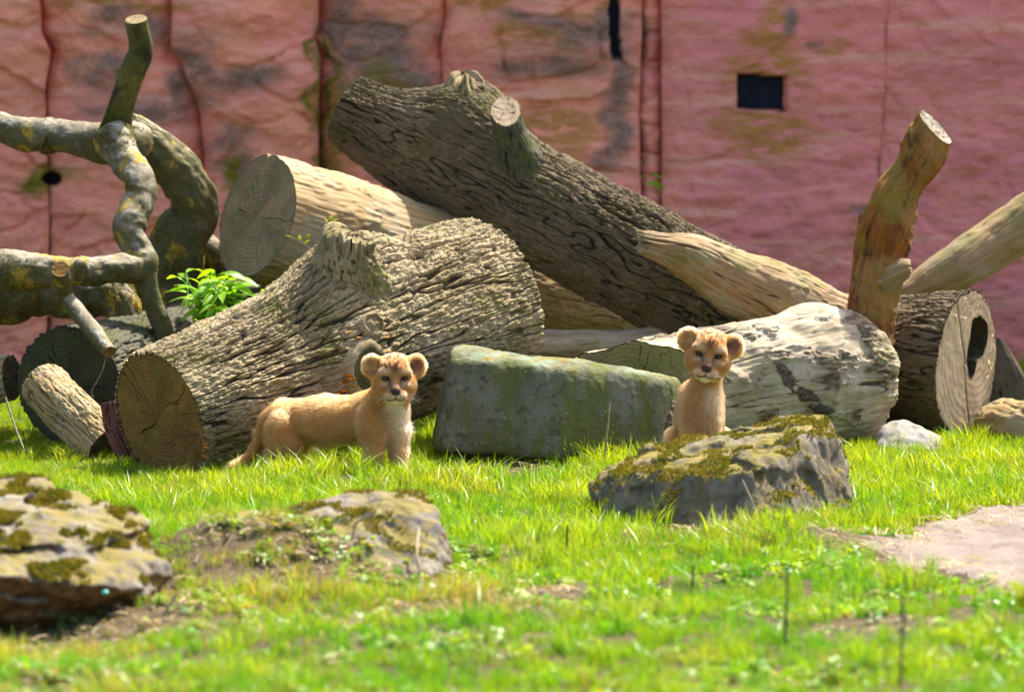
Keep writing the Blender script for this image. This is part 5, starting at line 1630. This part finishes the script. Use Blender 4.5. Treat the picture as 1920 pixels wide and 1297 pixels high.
# ------------------------------------------------------------------ plants and small things
LV, LF = leaf_mesh("leaf", .075, .028, .25, .55)
leaf_me = mk_mesh("leaf", LV, LF, M['leaf'], {"dry": np.zeros(len(LV)), "var": np.full(len(LV), .35), "hue": np.full(len(LV), .6)})
leaf_me2 = mk_mesh("leaf", LV * 1.15, LF, M['leaf'], {"dry": np.zeros(len(LV)), "var": np.full(len(LV), .8), "hue": np.full(len(LV), .2)})
plant = thing("leafy_plant", P(410, 640, 21.35), "bright green leafy plant growing under the grey sawn log end", "plant")
pr_ = np.random.default_rng(5)
for i in range(20):
    bx = 425 + pr_.normal() * 32
    base = P(bx, 640 + pr_.normal() * 6, 21.35 + pr_.normal() * .08)
    tip = P(np.clip(bx + pr_.normal() * 46, 335, 500), 522 + abs(pr_.normal()) * 26 - 18, 21.33 + pr_.normal() * .08)
    mid = (base + tip) / 2 + np.array([pr_.normal() * .02, pr_.normal() * .02, .02])
    st = twig(plant, "stem", [base, mid, tip], .003, M['leaf'])
    for j in range(11):
        f = pr_.uniform(.35, 1.0)
        q = base + (tip - base) * f
        o = link(bpy.data.objects.new("leaf", leaf_me if pr_.random() < .65 else leaf_me2)); o.parent = st
        o.location = tuple(q - wloc(st)); o.rotation_euler = (pr_.uniform(-.2, .9), pr_.normal() * .3, pr_.random() * 6.28)
        s = pr_.uniform(.75, 1.35); o.scale = (s, s, s)
wp = thing("wall_plant", P(1222, 350, 24.9), "small green plant growing from the joint of the pink wall", "plant")
for i in range(9):
    o = link(bpy.data.objects.new("leaf", leaf_me)); o.parent = wp
    o.location = (pr_.normal() * .025, -.03 + pr_.normal() * .01, .02 + pr_.normal() * .025); o.rotation_euler = (pr_.uniform(-.2, .8), pr_.normal() * .4, pr_.random() * 6.28)
    o.scale = (.8, 1.0, 1.0)
# blurred yellow-green leaf spray near the lens at the right edge
spray = thing("leaf_spray", gpt(1905, 14.6), "yellow-green leaf spray on a thin stem at the lower right edge, near the lens", "plant")
stt = twig(spray, "stem", [gpt(1912, 14.6, -.01), P(1904, 1250, 14.6), P(1896, 1200, 14.6), P(1908, 1140, 14.58)], .003, M['leaf'])
LV2, LF2 = leaf_mesh("leaf", .075, .05, .15, .3)
me_y = mk_mesh("leaf", LV2, LF2, M['leaf_yellow'], {"dry": np.zeros(len(LV2)), "var": np.full(len(LV2), .3), "hue": np.zeros(len(LV2))})
me_g = mk_mesh("leaf", LV2 * .8, LF2, M['leaf'], {"dry": np.zeros(len(LV2)), "var": np.full(len(LV2), .3), "hue": np.zeros(len(LV2))})
for (lx, ly, me, rx, rz) in ((1902, 1128, me_y, .9, 1.2), (1912, 1118, me_y, .8, .3), (1915, 1140, me_y, 1.2, -.6), (1898, 1215, me_g, .9, 1.0), (1900, 1222, me_g, .7, -1.4), (1905, 1285, me_y, 1.3, .4)):
    o = link(bpy.data.objects.new("leaf", me)); o.parent = stt
    o.location = tuple(P(lx, ly, 14.58) - wloc(stt)); o.rotation_euler = (rx, .2, rz)

# thin dark wires standing in the turf
WIRES = [(388, 950, 976, "small dark wire tip standing between the big log and the half buried boulder"),
         (1062, 985, 1037, "dark wire standing in the tall grass below the stone block"),
         (1298, 1062, 1112, "short dark wire in the turf below the mossy boulder"),
         (1475, 1060, 1205, "tallest dark wire in the turf below the corner of the mossy boulder"),
         (1692, 1120, 1285, "nearest dark wire in the turf below the sandy path")]
for px, y0, y1, lab in WIRES:
    d = 19200 / (y1 + 80) - .25
    base = gpt(px, d, -.05)
    top = P(px + 2, y0, d)
    t = Tube(None, 8, 8, None, world_pts=[(*base, .0042), (*((base + top) / 2), .004), (*top, .0036)])
    V, F, A = t.mesh()
    Vc, Fc, Ac = t.cap(1, 4)
    n0 = len(V)
    solid("wire_stake", np.vstack([V, Vc]), [np.vstack([F, Fc[0] + n0]), Fc[1] + n0], M['steel'], label=lab, cat="wire", group="dark wires standing in the turf")
# dead sticks
STICKS = [("straw_stalk", [(1392, 900, 17.82), (1408, 935, 17.8), (1420, 965, 17.78)], .003, "thin dead stalk leaning on the brown face of the mossy boulder"),
          ("dead_stalk", [(10, 745, 20.6), (28, 800, 20.55), (46, 845, 20.5)], .004, "thin dead stalk leaning beside the shaded round log end"),
          ("dry_stalk", [(1133, 862, 19.6), (1140, 800, 19.6), (1143, 755, 19.62)], .003, "tall dry grass stalk in front of the stone block"),
          ("root_strand", [(785, 990, 16.3), (782, 1040, 16.15), (790, 1090, 16.1), (778, 1130, 16.0)], .004, "pale dead root strand hanging below the half buried boulder"),
          ("forked_twig", [(660, 1010, 16.3), (668, 980, 16.28), (690, 968, 16.27), (702, 958, 16.27)], .0035, "small forked twig on the face of the half buried boulder"),
          ("fallen_stick", [(300, 1160, 15.6), (318, 1135, 15.6), (332, 1112, 15.6)], .005, "short pale stick beside the big brown boulder")]
for nm, pts, rr, lab in STICKS:
    t = Tube(None, 20, 7, smooth_bark(.002, 3), world_pts=[(*P(*q), rr) for q in pts])
    V, F, A = t.mesh()
    solid(nm, V, F, M['twig'], A, label=lab, cat="stick")
# tiny turquoise fleck on the left boulder
a = np.linspace(0, 2 * math.pi, 14, endpoint=False); b = np.linspace(.05, math.pi - .05, 9)
V = P(197, 1110, 15.5) + .009 * np.stack([np.cos(a)[None] * np.sin(b)[:, None] * 1.2, np.sin(a)[None] * np.sin(b)[:, None], np.repeat(np.cos(b)[:, None], 14, 1) * .8], -1)
solid("glass_fleck", V, grid_faces(9, 14), M['bead'], label="tiny turquoise fleck on the front of the big brown boulder", cat="glass fleck")
